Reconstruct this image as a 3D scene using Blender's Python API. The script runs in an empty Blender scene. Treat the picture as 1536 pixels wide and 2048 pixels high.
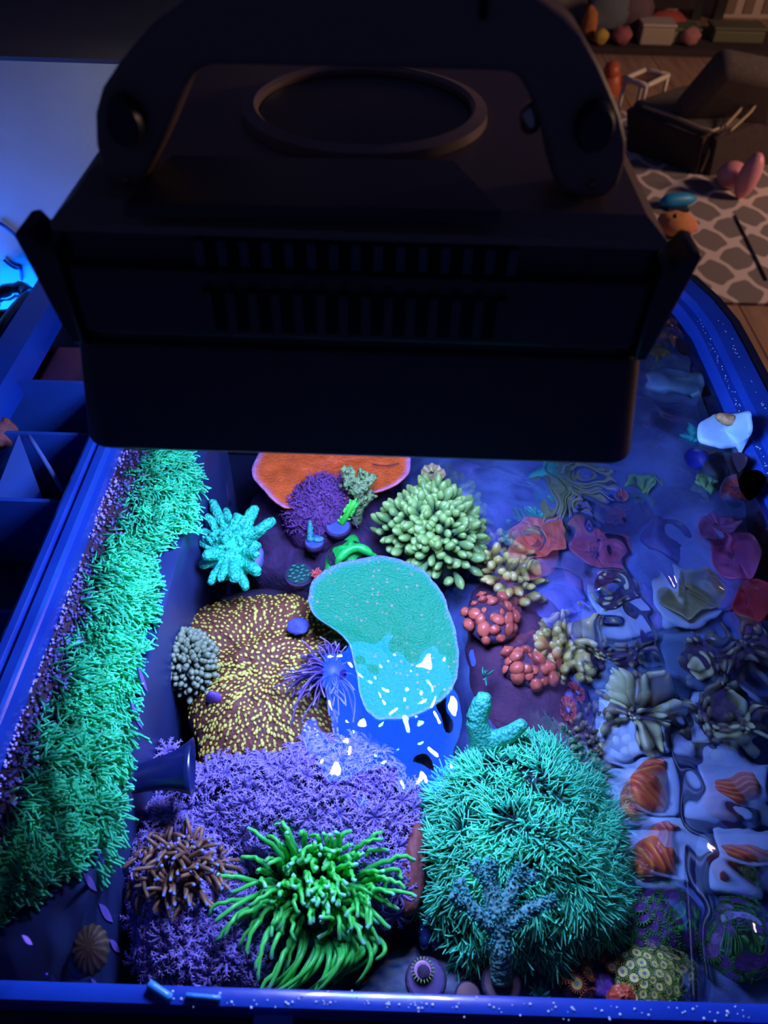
import bpy, math, random
import numpy as np
from mathutils import Vector, Matrix, noise as mnoise

rng = np.random.default_rng(7)
random.seed(7)
SC = bpy.context.scene
COL = SC.collection
pi = math.pi

# ------------------------------------------------------------------ camera
F = 1538.0
PITCH, ROLL, H = math.radians(46.5), math.radians(1.8), 0.47      # water level is z = 0
cd = bpy.data.cameras.new('camera'); cam = bpy.data.objects.new('camera', cd); COL.objects.link(cam)
cam.location = (0, 0, H)
cam.rotation_euler = (Matrix.Rotation(pi / 2 - PITCH, 3, 'X') @ Matrix.Rotation(ROLL, 3, 'Z')).to_euler()
cd.sensor_fit = 'HORIZONTAL'; cd.sensor_width = 26.0; cd.lens = 26.0 * F / 1536.0
cd.clip_start = 0.02; cd.clip_end = 60
cd.dof.use_dof = True; cd.dof.focus_distance = 0.62; cd.dof.aperture_fstop = 9.5
SC.camera = cam

# ------------------------------------------------------------------ world, room lamp, exposure
w = bpy.data.worlds.new('world'); SC.world = w; w.use_nodes = True
w.node_tree.nodes['Background'].inputs[0].default_value = (0.20, 0.27, 1.0, 1)
w.node_tree.nodes['Background'].inputs[1].default_value = 0.04
ld = bpy.data.lights.new('room_side_lamp', 'AREA'); ld.shape = 'DISK'; ld.size = 0.7
ld.energy = 42; ld.color = (1.0, 0.62, 0.42)
lo = bpy.data.objects.new('room_side_lamp', ld); COL.objects.link(lo); lo.location = (3.95, 2.5, 0.75)
lo.rotation_euler = Vector((-2.2, 0.9, -1.3)).to_track_quat('-Z', 'Y').to_euler()
PANEL_STRENGTH, LED_STRENGTH = 46.0, 400.0
SC.view_settings.view_transform = 'Standard'; SC.view_settings.look = 'None'
SC.view_settings.exposure = 0.42; SC.view_settings.gamma = 1.0; SC.view_settings.use_curve_mapping = False
cy = SC.cycles
cy.use_denoising = True; cy.max_bounces = 10; cy.transparent_max_bounces = 16; cy.diffuse_bounces = 3
cy.glossy_bounces = 4; cy.transmission_bounces = 6; cy.sample_clamp_indirect = 6.0; cy.caustics_refractive = True; cy.caustics_reflective = False

# ------------------------------------------------------------------ pixel helpers: the photograph's pixel -> a point at a chosen height / distance
def ray(px, py):
    u = (px - 768) / F; v = (py - 1024) / F
    c, s = math.cos(ROLL), math.sin(ROLL)
    u, v = c * u + s * v, -s * u + c * v
    return np.array([u, math.cos(PITCH) - v * math.sin(PITCH), -math.sin(PITCH) - v * math.cos(PITCH)])
EYE = np.array([0, 0, H])
def P(px, py, z):
    r = ray(px, py); return EYE + r * ((z - H) / r[2])
def PY(px, py, y):
    r = ray(px, py); return EYE + r * (y / r[1])
def PX(px, py, x):
    r = ray(px, py); return EYE + r * (x / r[0])
XR = 0.318
N_WATER = 1.2
def wave_mask(x, y):                            # where the water is rippled (right side): 0 calm .. 1 rippled
    e = 0.115 - 0.21 * (y - 0.17)
    return np.clip((x - e) / 0.075, 0, 1) ** 1.3
def PC(px, py, z, lim=XR):                      # a point under water, seen through the bending surface, kept inside the right pane
    r = ray(px, py); o = EYE + r * (-H / r[2]); d = r / np.linalg.norm(r)
    n_ = 1 + (N_WATER - 1) * min(1.0, float(wave_mask(o[0], o[1])) * 1.6); t = d / n_; t[2] = -math.sqrt(max(1e-6, 1 - t[0] ** 2 - t[1] ** 2))
    p = o + t * (z / t[2])
    if p[0] > lim and t[0] > 1e-6: p = o + t * ((lim - o[0]) / t[0])
    return p
def mpp(p):                                     # metres per pixel at a point
    d = np.asarray(p) - EYE
    return (d[1] * math.cos(PITCH) - d[2] * math.sin(PITCH)) / F

# ------------------------------------------------------------------ materials
def lin(c):
    return tuple((x / 255 / 12.92) if x / 255 <= 0.04045 else ((x / 255 + 0.055) / 1.055) ** 2.4 for x in c)
MATS = {}
def M(name, c1, c2=None, nscale=60, rough=0.5, bump=0.0, bscale=250, spec=0.5, ramp=None, kind='noise', stretch=None, metal=0.0, coat=0.0):
    """Colours are linear albedo. ramp: [(pos, colour)] over the mesh attribute t; else c1/c2 mixed by a noise or voronoi texture."""
    if name in MATS: return MATS[name]
    m = bpy.data.materials.new(name); m.use_nodes = True; MATS[name] = m
    nt = m.node_tree; N = nt.nodes; L = nt.links
    b = N['Principled BSDF']
    b.inputs['Roughness'].default_value = rough; b.inputs['Specular IOR Level'].default_value = spec
    b.inputs['Metallic'].default_value = metal; b.inputs['Coat Weight'].default_value = coat; b.inputs['Coat Roughness'].default_value = 0.12
    tc = N.new('ShaderNodeTexCoord'); vec = tc.outputs['Object']
    if stretch:
        mp = N.new('ShaderNodeMapping'); mp.inputs['Scale'].default_value = stretch; L.new(vec, mp.inputs[0]); vec = mp.outputs[0]
    nz = N.new('ShaderNodeTexNoise'); nz.inputs['Scale'].default_value = nscale; nz.inputs['Detail'].default_value = 4; L.new(vec, nz.inputs['Vector'])
    if ramp:
        at = N.new('ShaderNodeAttribute'); at.attribute_name = 't'
        cr = N.new('ShaderNodeValToRGB'); L.new(at.outputs['Fac'], cr.inputs[0])
        e = cr.color_ramp.elements
        while len(e) < len(ramp): e.new(0.5)
        for k, (p, c) in enumerate(sorted(ramp, key=lambda q: q[0])): e[k].position = p; e[k].color = (*c, 1)
        hv = N.new('ShaderNodeHueSaturation'); L.new(cr.outputs[0], hv.inputs['Color'])
        mr = N.new('ShaderNodeMapRange'); L.new(nz.outputs['Fac'], mr.inputs[0]); mr.inputs[1].default_value = 0.3; mr.inputs[2].default_value = 0.7
        mr.inputs[3].default_value = 0.72; mr.inputs[4].default_value = 1.08
        L.new(mr.outputs[0], hv.inputs['Value']); L.new(hv.outputs[0], b.inputs['Base Color'])
    elif c2 is not None:
        mx = N.new('ShaderNodeMix'); mx.data_type = 'RGBA'; mx.inputs[6].default_value = (*c1, 1); mx.inputs[7].default_value = (*c2, 1)
        if kind == 'voronoi':
            vo = N.new('ShaderNodeTexVoronoi'); vo.inputs['Scale'].default_value = nscale; L.new(vec, vo.inputs['Vector'])
            mr = N.new('ShaderNodeMapRange'); L.new(vo.outputs['Distance'], mr.inputs[0]); mr.inputs[1].default_value = 0.15; mr.inputs[2].default_value = 0.5
        else:
            mr = N.new('ShaderNodeMapRange'); L.new(nz.outputs['Fac'], mr.inputs[0]); mr.inputs[1].default_value = 0.36; mr.inputs[2].default_value = 0.64
        L.new(mr.outputs[0], mx.inputs[0]); L.new(mx.outputs[2], b.inputs['Base Color'])
    else:
        b.inputs['Base Color'].default_value = (*c1, 1)
    if bump:
        n2 = N.new('ShaderNodeTexVoronoi' if kind == 'voronoi' else 'ShaderNodeTexNoise'); n2.inputs['Scale'].default_value = bscale; L.new(vec, n2.inputs['Vector'])
        bp = N.new('ShaderNodeBump'); bp.inputs['Strength'].default_value = bump; bp.inputs['Distance'].default_value = 0.002
        bp.invert = kind == 'voronoi'
        L.new(n2.outputs[0], bp.inputs['Height']); L.new(bp.outputs[0], b.inputs['Normal'])
    return m
def emit(name, c, s):
    m = bpy.data.materials.new(name); m.use_nodes = True; nt = m.node_tree
    nt.nodes.remove(nt.nodes['Principled BSDF'])
    e = nt.nodes.new('ShaderNodeEmission'); e.inputs[0].default_value = (*c, 1); e.inputs[1].default_value = s
    nt.links.new(e.outputs[0], nt.nodes['Material Output'].inputs[0]); return m

# ------------------------------------------------------------------ mesh builder
OFF = {}
def off(o): return OFF.get(o.name, np.zeros(3)) if o is not None else np.zeros(3)
class MB:
    def __init__(s): s.V = []; s.F = []; s.T = []; s.MI = []; s.n = 0
    def add(s, v, faces, t=0.0, mi=0):
        v = np.asarray(v, float).reshape(-1, 3)
        for fa in faces if isinstance(faces, list) else [faces]:
            fa = np.asarray(fa)
            if len(fa): s.F.append(fa + s.n); s.MI.append(np.full(len(fa), mi))
        s.V.append(v); s.T.append(np.broadcast_to(np.asarray(t, float), (len(v),))); s.n += len(v); return s
    def mesh(s, name, origin=None):
        v = np.concatenate(s.V); me = bpy.data.meshes.new(name)
        if origin is not None: v = v - np.asarray(origin)
        nl = [f.size for f in s.F]; loops = np.concatenate([f.reshape(-1) for f in s.F]).astype(np.int32)
        tot = np.concatenate([np.full(len(f), f.shape[1]) for f in s.F]).astype(np.int32)
        st = np.concatenate([[0], np.cumsum(tot)[:-1]]).astype(np.int32)
        me.vertices.add(len(v)); me.vertices.foreach_set('co', v.astype(np.float32).reshape(-1))
        me.loops.add(len(loops)); me.loops.foreach_set('vertex_index', loops)
        me.polygons.add(len(tot)); me.polygons.foreach_set('loop_start', st); me.polygons.foreach_set('loop_total', tot)
        me.polygons.foreach_set('material_index', np.concatenate(s.MI).astype(np.int32))
        a = me.attributes.new('t', 'FLOAT', 'POINT'); a.data.foreach_set('value', np.concatenate(s.T).astype(np.float32))
        me.update(calc_edges=True); me.validate(); me.polygons.foreach_set('use_smooth', np.zeros(len(me.polygons), bool)); return me
    def build(s, name, mats, parent=None, smooth=True, auto=None, **kw):
        me = s.mesh(name, off(parent)); return link(name, me, mats, parent, smooth, auto, **kw)
def link(name, me, mats, parent=None, smooth=True, auto=None, **kw):
    for m in (mats if isinstance(mats, (list, tuple)) else [mats]): me.materials.append(m)
    me.polygons.foreach_set('use_smooth', np.full(len(me.polygons), bool(smooth)))
    if auto is not None:
        me.polygons.foreach_set('use_smooth', np.ones(len(me.polygons), bool)); me.set_sharp_from_angle(angle=math.radians(auto))
    o = bpy.data.objects.new(name, me); COL.objects.link(o)
    if parent is not None: o.parent = parent; OFF[o.name] = off(parent)
    for k, v in kw.items(): o[k] = v
    return o
def bevel(o, wd, seg=2):
    m = o.modifiers.new('bevel', 'BEVEL'); m.width = wd; m.segments = seg; m.limit_method = 'ANGLE'; m.angle_limit = 0.6; return o
def thing(name, label, cat, loc, group=None):
    o = bpy.data.objects.new(name, None); COL.objects.link(o); o.location = loc; OFF[o.name] = np.array(loc, float)
    o.empty_display_size = 0.01
    o['label'] = label; o['category'] = cat
    if group: o['group'] = group
    return o
def tag(o, label, cat, group=None):
    o['label'] = label; o['category'] = cat
    if group: o['group'] = group
    return o
def inst(name, me, loc, parent, rot=None, scale=1.0):
    o = bpy.data.objects.new(name, me); COL.objects.link(o); o.parent = parent
    mt = Matrix.Translation(Vector(np.asarray(loc) - off(parent)))
    if rot is not None: mt = mt @ rot.to_4x4()
    sc = scale if hasattr(scale, '__len__') else (scale,) * 3
    o.matrix_local = mt @ Matrix.Diagonal((*sc, 1)); return o

# ------------------------------------------------------------------ shapes
def box(mb, lo, hi, mi=0, t=0):
    (a, b, c), (d, e, f) = lo, hi
    v = [(a, b, c), (d, b, c), (d, e, c), (a, e, c), (a, b, f), (d, b, f), (d, e, f), (a, e, f)]
    return mb.add(v, np.array([(0, 3, 2, 1), (4, 5, 6, 7), (0, 1, 5, 4), (1, 2, 6, 5), (2, 3, 7, 6), (3, 0, 4, 7)]), t, mi)
def prism(mb, poly, axis, a0, a1, mi=0):
    """2-D polygon (counted around) extruded along axis 'x','y','z' from a0 to a1."""
    n = len(poly); k = 'xyz'.index(axis); o = [i for i in range(3) if i != k]
    v = np.zeros((2 * n, 3))
    for s, a in ((0, a0), (1, a1)):
        v[s * n:(s + 1) * n, o[0]] = [p[0] for p in poly]; v[s * n:(s + 1) * n, o[1]] = [p[1] for p in poly]; v[s * n:(s + 1) * n, k] = a
    q = np.array([(i, (i + 1) % n, n + (i + 1) % n, n + i) for i in range(n)])
    return mb.add(v, [q, np.array([list(range(n))[::-1]]), np.array([list(range(n, 2 * n))])], 0, mi)
def tubes(mb, paths, radii, sides=6, ts=None, cap=True, mi=0):
    """paths N x K x 3, radii N x K: N swept tubes, closed to a point at both ends when cap."""
    p = np.asarray(paths, float); r = np.asarray(radii, float)
    if p.ndim == 2: p = p[None]; r = r[None]
    N, K, _ = p.shape; r = np.broadcast_to(r, (N, K)).copy()
    tan = np.gradient(p, axis=1); tan /= np.linalg.norm(tan, axis=2, keepdims=True) + 1e-12
    ref = np.where(np.abs(tan[:, :1, 2:3]) > 0.8, np.array([1.0, 0, 0]), np.array([0, 0, 1.0]))
    ref = np.broadcast_to(ref, tan.shape)
    a = np.cross(tan, ref); a /= np.linalg.norm(a, axis=2, keepdims=True) + 1e-12
    b = np.cross(tan, a)
    th = np.arange(sides) * 2 * pi / sides
    v = p[:, :, None, :] + r[:, :, None, None] * (np.cos(th)[None, None, :, None] * a[:, :, None, :] + np.sin(th)[None, None, :, None] * b[:, :, None, :])
    tt = np.linspace(0, 1, K) if ts is None else np.asarray(ts, float)
    tt = np.broadcast_to(tt, (N, K)); tv = np.repeat(tt[:, :, None], sides, 2)
    per = K * sides + 2
    tip = p[:, -1] + tan[:, -1] * r[:, -1:] * 0.5; bas = p[:, 0] - tan[:, 0] * r[:, :1] * 0.3
    vv = np.concatenate([v.reshape(N, -1, 3), bas[:, None], tip[:, None]], 1)
    tvv = np.concatenate([tv.reshape(N, -1), tt[:, :1], tt[:, -1:]], 1)
    i, j = np.meshgrid(np.arange(K - 1), np.arange(sides), indexing='ij'); i = i.ravel(); j = j.ravel(); j2 = (j + 1) % sides
    q = np.stack([i * sides + j, i * sides + j2, (i + 1) * sides + j2, (i + 1) * sides + j], 1)
    jj = np.arange(sides); e = (K - 1) * sides
    tr = np.concatenate([np.stack([np.full(sides, K * sides), (jj + 1) % sides, jj], 1), np.stack([np.full(sides, K * sides + 1), e + jj, e + (jj + 1) % sides], 1)])
    o = (np.arange(N) * per)[:, None, None]
    fs = [(q[None] + o).reshape(-1, 4)]
    if cap: fs.append((tr[None] + o).reshape(-1, 3))
    return mb.add(vv.reshape(-1, 3), fs, tvv.reshape(-1), mi)
def sphere(mb, c, r, seg=10, rings=6, rot=None, mi=0, t=None, noise=0.0, nf=3.0):
    """(deformed) ellipsoid; t runs 0 (bottom) .. 1 (top)."""
    r = np.broadcast_to(np.asarray(r, float), (3,))
    ph = np.linspace(0, pi, rings + 1)[1:-1]; th = np.arange(seg) * 2 * pi / seg
    u = [np.array([0, 0, 1.0])] + [np.array([math.sin(a) * math.cos(b), math.sin(a) * math.sin(b), math.cos(a)]) for a in ph for b in th] + [np.array([0, 0, -1.0])]
    u = np.array(u)
    d = np.ones(len(u))
    if noise:
        sd = np.asarray(c) * 37
        d += noise * np.array([mnoise.fractal(Vector(x * nf + sd), 1.0, 2.0, 3) for x in u])
    v = u * d[:, None] * r
    if rot is not None: v = v @ np.array(rot.to_3x3()).T
    n = len(ph); f3 = []; f4 = []
    for j in range(seg):
        k = (j + 1) % seg
        f3.append((0, 1 + j, 1 + k)); f3.append((len(u) - 1, 1 + (n - 1) * seg + k, 1 + (n - 1) * seg + j))
        for i in range(n - 1): f4.append((1 + i * seg + j, 1 + (i + 1) * seg + j, 1 + (i + 1) * seg + k, 1 + i * seg + k))
    return mb.add(v + np.asarray(c), [np.array(f3), np.array(f4)], (u[:, 2] * 0.5 + 0.5) if t is None else t, mi)
def lathe(mb, prof, c, seg=20, rot=None, mi=0, ts=None, squash=(1, 1)):
    """profile [(radius, height)] around +z at c."""
    th = np.arange(seg) * 2 * pi / seg; K = len(prof)
    v = np.array([(r * math.cos(a) * squash[0], r * math.sin(a) * squash[1], h) for r, h in prof for a in th])
    if rot is not None: v = v @ np.array(rot.to_3x3()).T
    q = np.array([(i * seg + j, i * seg + (j + 1) % seg, (i + 1) * seg + (j + 1) % seg, (i + 1) * seg + j) for i in range(K - 1) for j in range(seg)])
    t = np.repeat(np.linspace(0, 1, K) if ts is None else ts, seg)
    return mb.add(v + np.asarray(c), [q, np.array([list(range(seg))[::-1]]), np.array([[(K - 1) * seg + j for j in range(seg)]])], t, mi)
def resample(poly, n):
    p = np.array(poly + [poly[0]], float); d = np.r_[0, np.cumsum(np.linalg.norm(np.diff(p, axis=0), axis=1))]
    # periodic Catmull-like smoothing through dense linear resample + blur
    s = np.linspace(0, d[-1], n, endpoint=False); q = np.stack([np.interp(s, d, p[:, k]) for k in (0, 1)], 1)
    for _ in range(2): q = 0.5 * q + 0.25 * (np.roll(q, 1, 0) + np.roll(q, -1, 0))
    return q
class Dome:
    """A surface over an outline given in pixels: z from ze at the edge to zc in the middle."""
    def __init__(s, outline, ze, zc, n=72, rings=14, ctr=None, power=0.6, wob=0.0, wf=30, edge_wob=0.0, lim=XR):
        q = resample(outline, n)
        if edge_wob:
            nrm = q - q.mean(0); nrm /= np.linalg.norm(nrm, axis=1, keepdims=True)
            q = q + nrm * (edge_wob * np.array([mnoise.fractal(Vector((x * 0.03, y * 0.03, 1.7)), 1, 2, 3) for x, y in q]))[:, None]
        s.e = np.array([PC(x, y, ze, lim) for x, y in q]); c = np.array(ctr if ctr is not None else q.mean(0))
        s.c = PC(c[0], c[1], ze, lim); s.ze, s.zc, s.pw, s.wob, s.wf, s.n, s.rings = ze, zc, power, wob, wf, n, rings
    def at(s, r, a):
        """r 0..1, a in turns"""
        r = np.asarray(r, float); a = np.asarray(a, float) % 1.0 * s.n; i = np.floor(a).astype(int) % s.n; fr = (a - np.floor(a))[..., None]
        e = s.e[i] * (1 - fr) + s.e[(i + 1) % s.n] * fr
        p = s.c + (e - s.c) * r[..., None]
        p = p.copy(); p[..., 2] += (s.zc - s.ze) * np.clip(1 - r * r, 0, 1) ** s.pw
        if s.wob:
            w_ = np.array([mnoise.fractal(Vector((x * s.wf, y * s.wf, 0.3)), 1, 2, 3) for x, y in p.reshape(-1, 3)[:, :2]]).reshape(r.shape)
            p[..., 2] += s.wob * w_ * np.clip(1.15 - r, 0, 1)
        return p
    def normal(s, r, a):
        d = 0.01; p = s.at(r, a); pr = s.at(np.clip(r - d, 0.001, 1), a); pa = s.at(r, a + d)
        nn = np.cross(p - pr, pa - p); nn /= np.linalg.norm(nn, axis=-1, keepdims=True) + 1e-12
        return np.where(nn[..., 2:3] < 0, -nn, nn)
    def scatter(s, n):
        """roughly even random points (r, a)"""
        r = np.sqrt(rng.random(n)); a = rng.random(n); return r, a
    def spaced(s, n):
        k = np.arange(n) + 0.5; return np.sqrt(k / n), (k * 0.61803398875 + rng.normal(0, 0.004, n))
    def mesh(s, mb, bottom=None, mi=0, thick=None):
        rr = np.linspace(0, 1, s.rings + 1)[1:]; aa = np.arange(s.n) / s.n
        R, A = np.meshgrid(rr, aa, indexing='ij'); g = s.at(R, A); c0 = s.at(np.array(0.0), np.array(0.0))
        n, k = s.n, s.rings
        v = [c0[None], g.reshape(-1, 3)]; t = [np.zeros(1), R.reshape(-1)]
        j = np.arange(n); j2 = (j + 1) % n
        f3 = [np.stack([np.zeros(n, int), 1 + j, 1 + j2], 1)]
        f4 = [np.stack([1 + i * n + j, 1 + (i + 1) * n + j, 1 + (i + 1) * n + j2, 1 + i * n + j2], 1) for i in range(k - 1)]
        last = 1 + (k - 1) * n; base = 1 + k * n
        if thick is not None:                       # a plate: the underside follows the top
            lo_ = g.copy(); lo_[..., 2] -= thick * (1.2 - 0.6 * R)
            v += [lo_.reshape(-1, 3), (c0 - np.array([0, 0, thick]))[None]]; t += [R.reshape(-1) * 0.5, np.zeros(1)]
            f4 += [np.stack([base + i * n + j, base + i * n + j2, base + (i + 1) * n + j2, base + (i + 1) * n + j], 1) for i in range(k - 1)]
            f3.append(np.stack([np.full(n, base + k * n), base + j2, base + j], 1)); f4.append(np.stack([last + j, base + (k - 1) * n + j, base + (k - 1) * n + j2, last + j2], 1))
        else:
            zb = s.ze - 0.03 if bottom is None else bottom
            e1 = s.e.copy(); e1[:, 2] = (s.ze + zb) / 2; ce = s.e.mean(0); e1[:, :2] = ce[:2] + (e1[:, :2] - ce[:2]) * 0.96
            e2 = s.e.copy(); e2[:, 2] = zb; e2[:, :2] = ce[:2] + (e2[:, :2] - ce[:2]) * 0.8
            v += [e1, e2, (ce * [1, 1, 0] + [0, 0, zb])[None]]; t += [np.ones(n), np.ones(n), np.ones(1)]
            f4 += [np.stack([last + j, base + j, base + j2, last + j2], 1), np.stack([base + j, base + n + j, base + n + j2, base + j2], 1)]
            f3.append(np.stack([np.full(n, base + 2 * n), base + n + j2, base + n + j], 1))
        return mb.add(np.concatenate(v), f4 + f3, np.concatenate(t), mi)
def basis(nrm, spin=0.0):
    z = Vector(nrm).normalized(); x = z.orthogonal().normalized(); y = z.cross(x)
    return Matrix((x, y, z)).transposed() @ Matrix.Rotation(spin, 3, 'Z')
def ell(cx, cy, rx, ry, n=24, wob=0.0, seed=0.0, rot=0.0):
    o = []
    for k in range(n):
        a = 2 * pi * k / n; q = 1 + wob * mnoise.noise(Vector((math.cos(a) * 1.6 + seed, math.sin(a) * 1.6, seed * 3.1)))
        x, y = rx * q * math.cos(a), ry * q * math.sin(a); o.append((cx + x * math.cos(rot) - y * math.sin(rot), cy + x * math.sin(rot) + y * math.cos(rot)))
    return o
def bez(p0, p1, p2, k=6):
    t = np.linspace(0, 1, k)[:, None]; p0, p1, p2 = map(np.asarray, (p0, p1, p2))
    return (1 - t) ** 2 * p0 + 2 * t * (1 - t) * p1 + t ** 2 * p2
def fused(name, mb, mats, parent, vox, smooth_it=2, disp=0.0, dsc=0.01, **kw):
    """overlapping solids welded into one continuous skin"""
    o = mb.build(name, mats, parent, **kw)
    r = o.modifiers.new('weld', 'REMESH'); r.mode = 'VOXEL'; r.voxel_size = vox; r.use_smooth_shade = True
    sm = o.modifiers.new('relax', 'SMOOTH'); sm.iterations = smooth_it; sm.factor = 0.5
    if disp:
        tx = bpy.data.textures.new(name, 'VORONOI'); tx.noise_scale = dsc
        d = o.modifiers.new('nubs', 'DISPLACE'); d.texture = tx; d.strength = disp; d.mid_level = 0.5; d.texture_coords = 'LOCAL'
    return o

# ================================================================== ROOM
m_wood = M('floor_wood', (0.30, 0.17, 0.11), (0.42, 0.25, 0.16), nscale=3, rough=0.45, stretch=(9, 1, 1))
m_wall = M('wall_paint', (0.38, 0.36, 0.38), (0.44, 0.42, 0.44), nscale=9, rough=0.55, bump=0.25, bscale=160)
m_black = M('black_plastic', (0.010, 0.010, 0.013), rough=0.42, bump=0.05, bscale=900)
m_blackg = M('black_gloss', (0.008, 0.008, 0.012), rough=0.22)
FZ = -1.0
# floor: boards laid one by one
fl = MB(); box(fl, (-1.2, -0.6, FZ - 0.06), (4.2, 6.3, FZ - 0.012)); floor = fl.build('floor', M('subfloor', (0.10, 0.06, 0.04), rough=0.8), smooth=False, kind='structure')
bm_ = MB(); box(bm_, (-0.15, 0, 0), (0.15, 6.9, 0.0118)); board = bm_.mesh('floor_board'); board.materials.append(m_wood)
for k in range(18): inst('floor_board', board, (-1.04 + k * 0.306, -0.6, FZ - 0.012), floor)
wb = MB(); box(wb, (-2.2, 0.905, FZ - 0.06), (-0.16, 1.02, 1.6)); wb.build('wall_left', m_wall, smooth=False, kind='structure')
wb = MB(); box(wb, (-1.2, 6.3, FZ - 0.06), (4.2, 6.4, 1.6)); wb.build('wall_back', M('far_wall_paint', (0.50, 0.36, 0.27), (0.56, 0.40, 0.30), nscale=4, rough=0.8), smooth=False, kind='structure')
wb = MB(); box(wb, (4.2, -0.6, FZ - 0.06), (4.3, 6.4, 1.6)); wb.build('wall_right', MATS['far_wall_paint'], smooth=False, kind='structure')

# ------------------------------------------------------------------ AQUARIUM
XL, XW0, XW1, XR0, XR1, YF0, YF1, YB = -0.392, -0.264, -0.237, 0.329, 0.372, 0.06, 0.092, 0.835
ZB = -0.30
m_rim = M('blue_rim', (0.004, 0.035, 0.34), (0.006, 0.05, 0.42), nscale=14, rough=0.3, bump=0.15, bscale=60, coat=0.5)
m_rimd = M('dark_rim', (0.004, 0.006, 0.02), rough=0.35)
m_pane = bpy.data.materials.new('tank_glass'); m_pane.use_nodes = True
nt = m_pane.node_tree; nt.nodes.remove(nt.nodes['Principled BSDF'])
tr = nt.nodes.new('ShaderNodeBsdfTransparent'); tr.inputs[0].default_value = (0.25, 0.3, 0.45, 1)
gl = nt.nodes.new('ShaderNodeBsdfGlossy'); gl.inputs['Color'].default_value = (0.55, 0.6, 0.8, 1); gl.inputs['Roughness'].default_value = 0.06
mx = nt.nodes.new('ShaderNodeMixShader'); mx.inputs[0].default_value = 0.5
nt.links.new(tr.outputs[0], mx.inputs[1]); nt.links.new(gl.outputs[0], mx.inputs[2]); nt.links.new(mx.outputs[0], nt.nodes['Material Output'].inputs[0])
tank = thing('aquarium', 'rimmed reef aquarium with wide blue-lit plastic rim', 'aquarium', (0, 0.45, ZB - 0.02))
def sweep(path, prof, name, mat, parent):
    """profile (outward offset, z) along an x/y path"""
    p = np.array(path, float); tg = np.gradient(p, axis=0); tg /= np.linalg.norm(tg, axis=1, keepdims=True)
    nr = np.stack([tg[:, 1], -tg[:, 0]], 1); K, n = len(p), len(prof)
    v = np.array([(p[i, 0] + nr[i, 0] * d, p[i, 1] + nr[i, 1] * d, z) for i in range(K) for d, z in prof])
    q = np.array([(i * n + j, i * n + (j + 1) % n, (i + 1) * n + (j + 1) % n, (i + 1) * n + j) for i in range(K - 1) for j in range(n)])
    mb = MB(); mb.add(v, [q, np.array([list(range(n))]), np.array([[(K - 1) * n + j for j in range(n)][::-1]])])
    return mb.build(name, mat, parent, auto=35)
path = [(XR0, y) for y in np.linspace(0.05, 0.68, 8)] + [(0.3285, 0.72), (0.322, 0.76), (0.311, 0.795), (0.292, 0.82), (0.262, 0.834), (0.22, YB)] + [(x, YB) for x in (0.1, -0.1, -0.3, XL)]
sweep(path, [(0, -0.012), (0, 0.006), (0.004, 0.012), (0.013, 0.012), (0.016, 0.02), (0.036, 0.021), (0.0385, 0.018), (0.0385, -0.012)], 'rim', m_rim, tank)
sweep(path[:16], [(0.0385, -0.03), (0.0385, 0.0195), (0.0395, 0.0215), (0.046, 0.0215), (0.048, 0.018), (0.048, -0.03)], 'outer_trim', m_rimd, tank)
mb = MB(); prism(mb, [(YF1, -0.01), (YF1, 0.019), (YF1 - 0.003, 0.021), (0.0835, 0.021), (0.081, 0.012), (0.081, -0.01)], 'x', XL, 0.33); mb.build('rim', m_rim, tank, auto=40)
mb = MB(); prism(mb, [(0.0805, -0.03), (0.0805, 0.008), (0.05, 0.006), (0.05, -0.03)], 'x', XL, 0.372); mb.build('outer_trim', m_rimd, tank, auto=40)
mb = MB(); prism(mb, [(XL, -0.01), (XL, 0.02), (XL + 0.028, 0.02), (XL + 0.032, -0.01)], 'y', 0.093, 0.83); mb.build('rim', m_rim, tank, auto=40)
mb = MB(); box(mb, (0.3305, 0.05, ZB), (0.336, 0.76, -0.012)); mb.build('glass_pane', m_pane, tank, smooth=False)
mb = MB(); box(mb, (XL, YB + 0.002, ZB), (0.3, YB + 0.008, -0.012)); mb.build('glass_pane', M('painted_pane', (0.006, 0.010, 0.03), rough=0.25), tank, smooth=False)
mb = MB(); box(mb, (XL, 0.083, ZB), (0.3300, 0.0885, -0.0105)); mb.build('glass_pane', m_pane, tank, smooth=False)
mb = MB(); box(mb, (XL, 0.06, ZB), (XL + 0.006, YB, -0.0105)); mb.build('glass_pane', MATS['painted_pane'], tank, smooth=False)
mb = MB(); box(mb, (XL, 0.06, ZB - 0.02), (0.336, YB + 0.008, ZB)); mb.build('bottom_panel', M('tank_bottom', (0.02, 0.032, 0.10), (0.03, 0.045, 0.14), nscale=18, rough=0.5), tank, smooth=False)  # water haze put into the navy of the bottom as well
# pale flecks put in as the sparkles along the rims
sp = MB()
for k in range(260):
    if k < 150: x, y, z = XR0 + rng.choice([0.008, 0.009, 0.026]) + rng.normal(0, 0.0016), rng.uniform(0.3, 0.74), 0
    else: x, y, z = rng.uniform(-0.12, 0.2), 0.0865 + rng.normal(0, 0.002), 0.0212
    if k < 150: z = 0.0205 if x > XR0 + 0.0165 else 0.0125
    sphere(sp, (x, y, z), np.array([1, 1, 0.5]) * rng.uniform(0.0003, 0.0009), 5, 4)
sp.build('sparkle_flecks', M('sparkle_pale', (0.5, 0.65, 0.9), rough=0.2), tank, kind='stuff')
mb = MB(); c = P(548, 2026, 0.012); box(mb, (c[0] - 0.010, 0.058, 0.006), (c[0] + 0.010, 0.0835, 0.014)); bevel(mb.build('rim_clip', M('clip_blue', (0.06, 0.2, 0.8), rough=0.3), tank, smooth=False), 0.0015)
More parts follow.
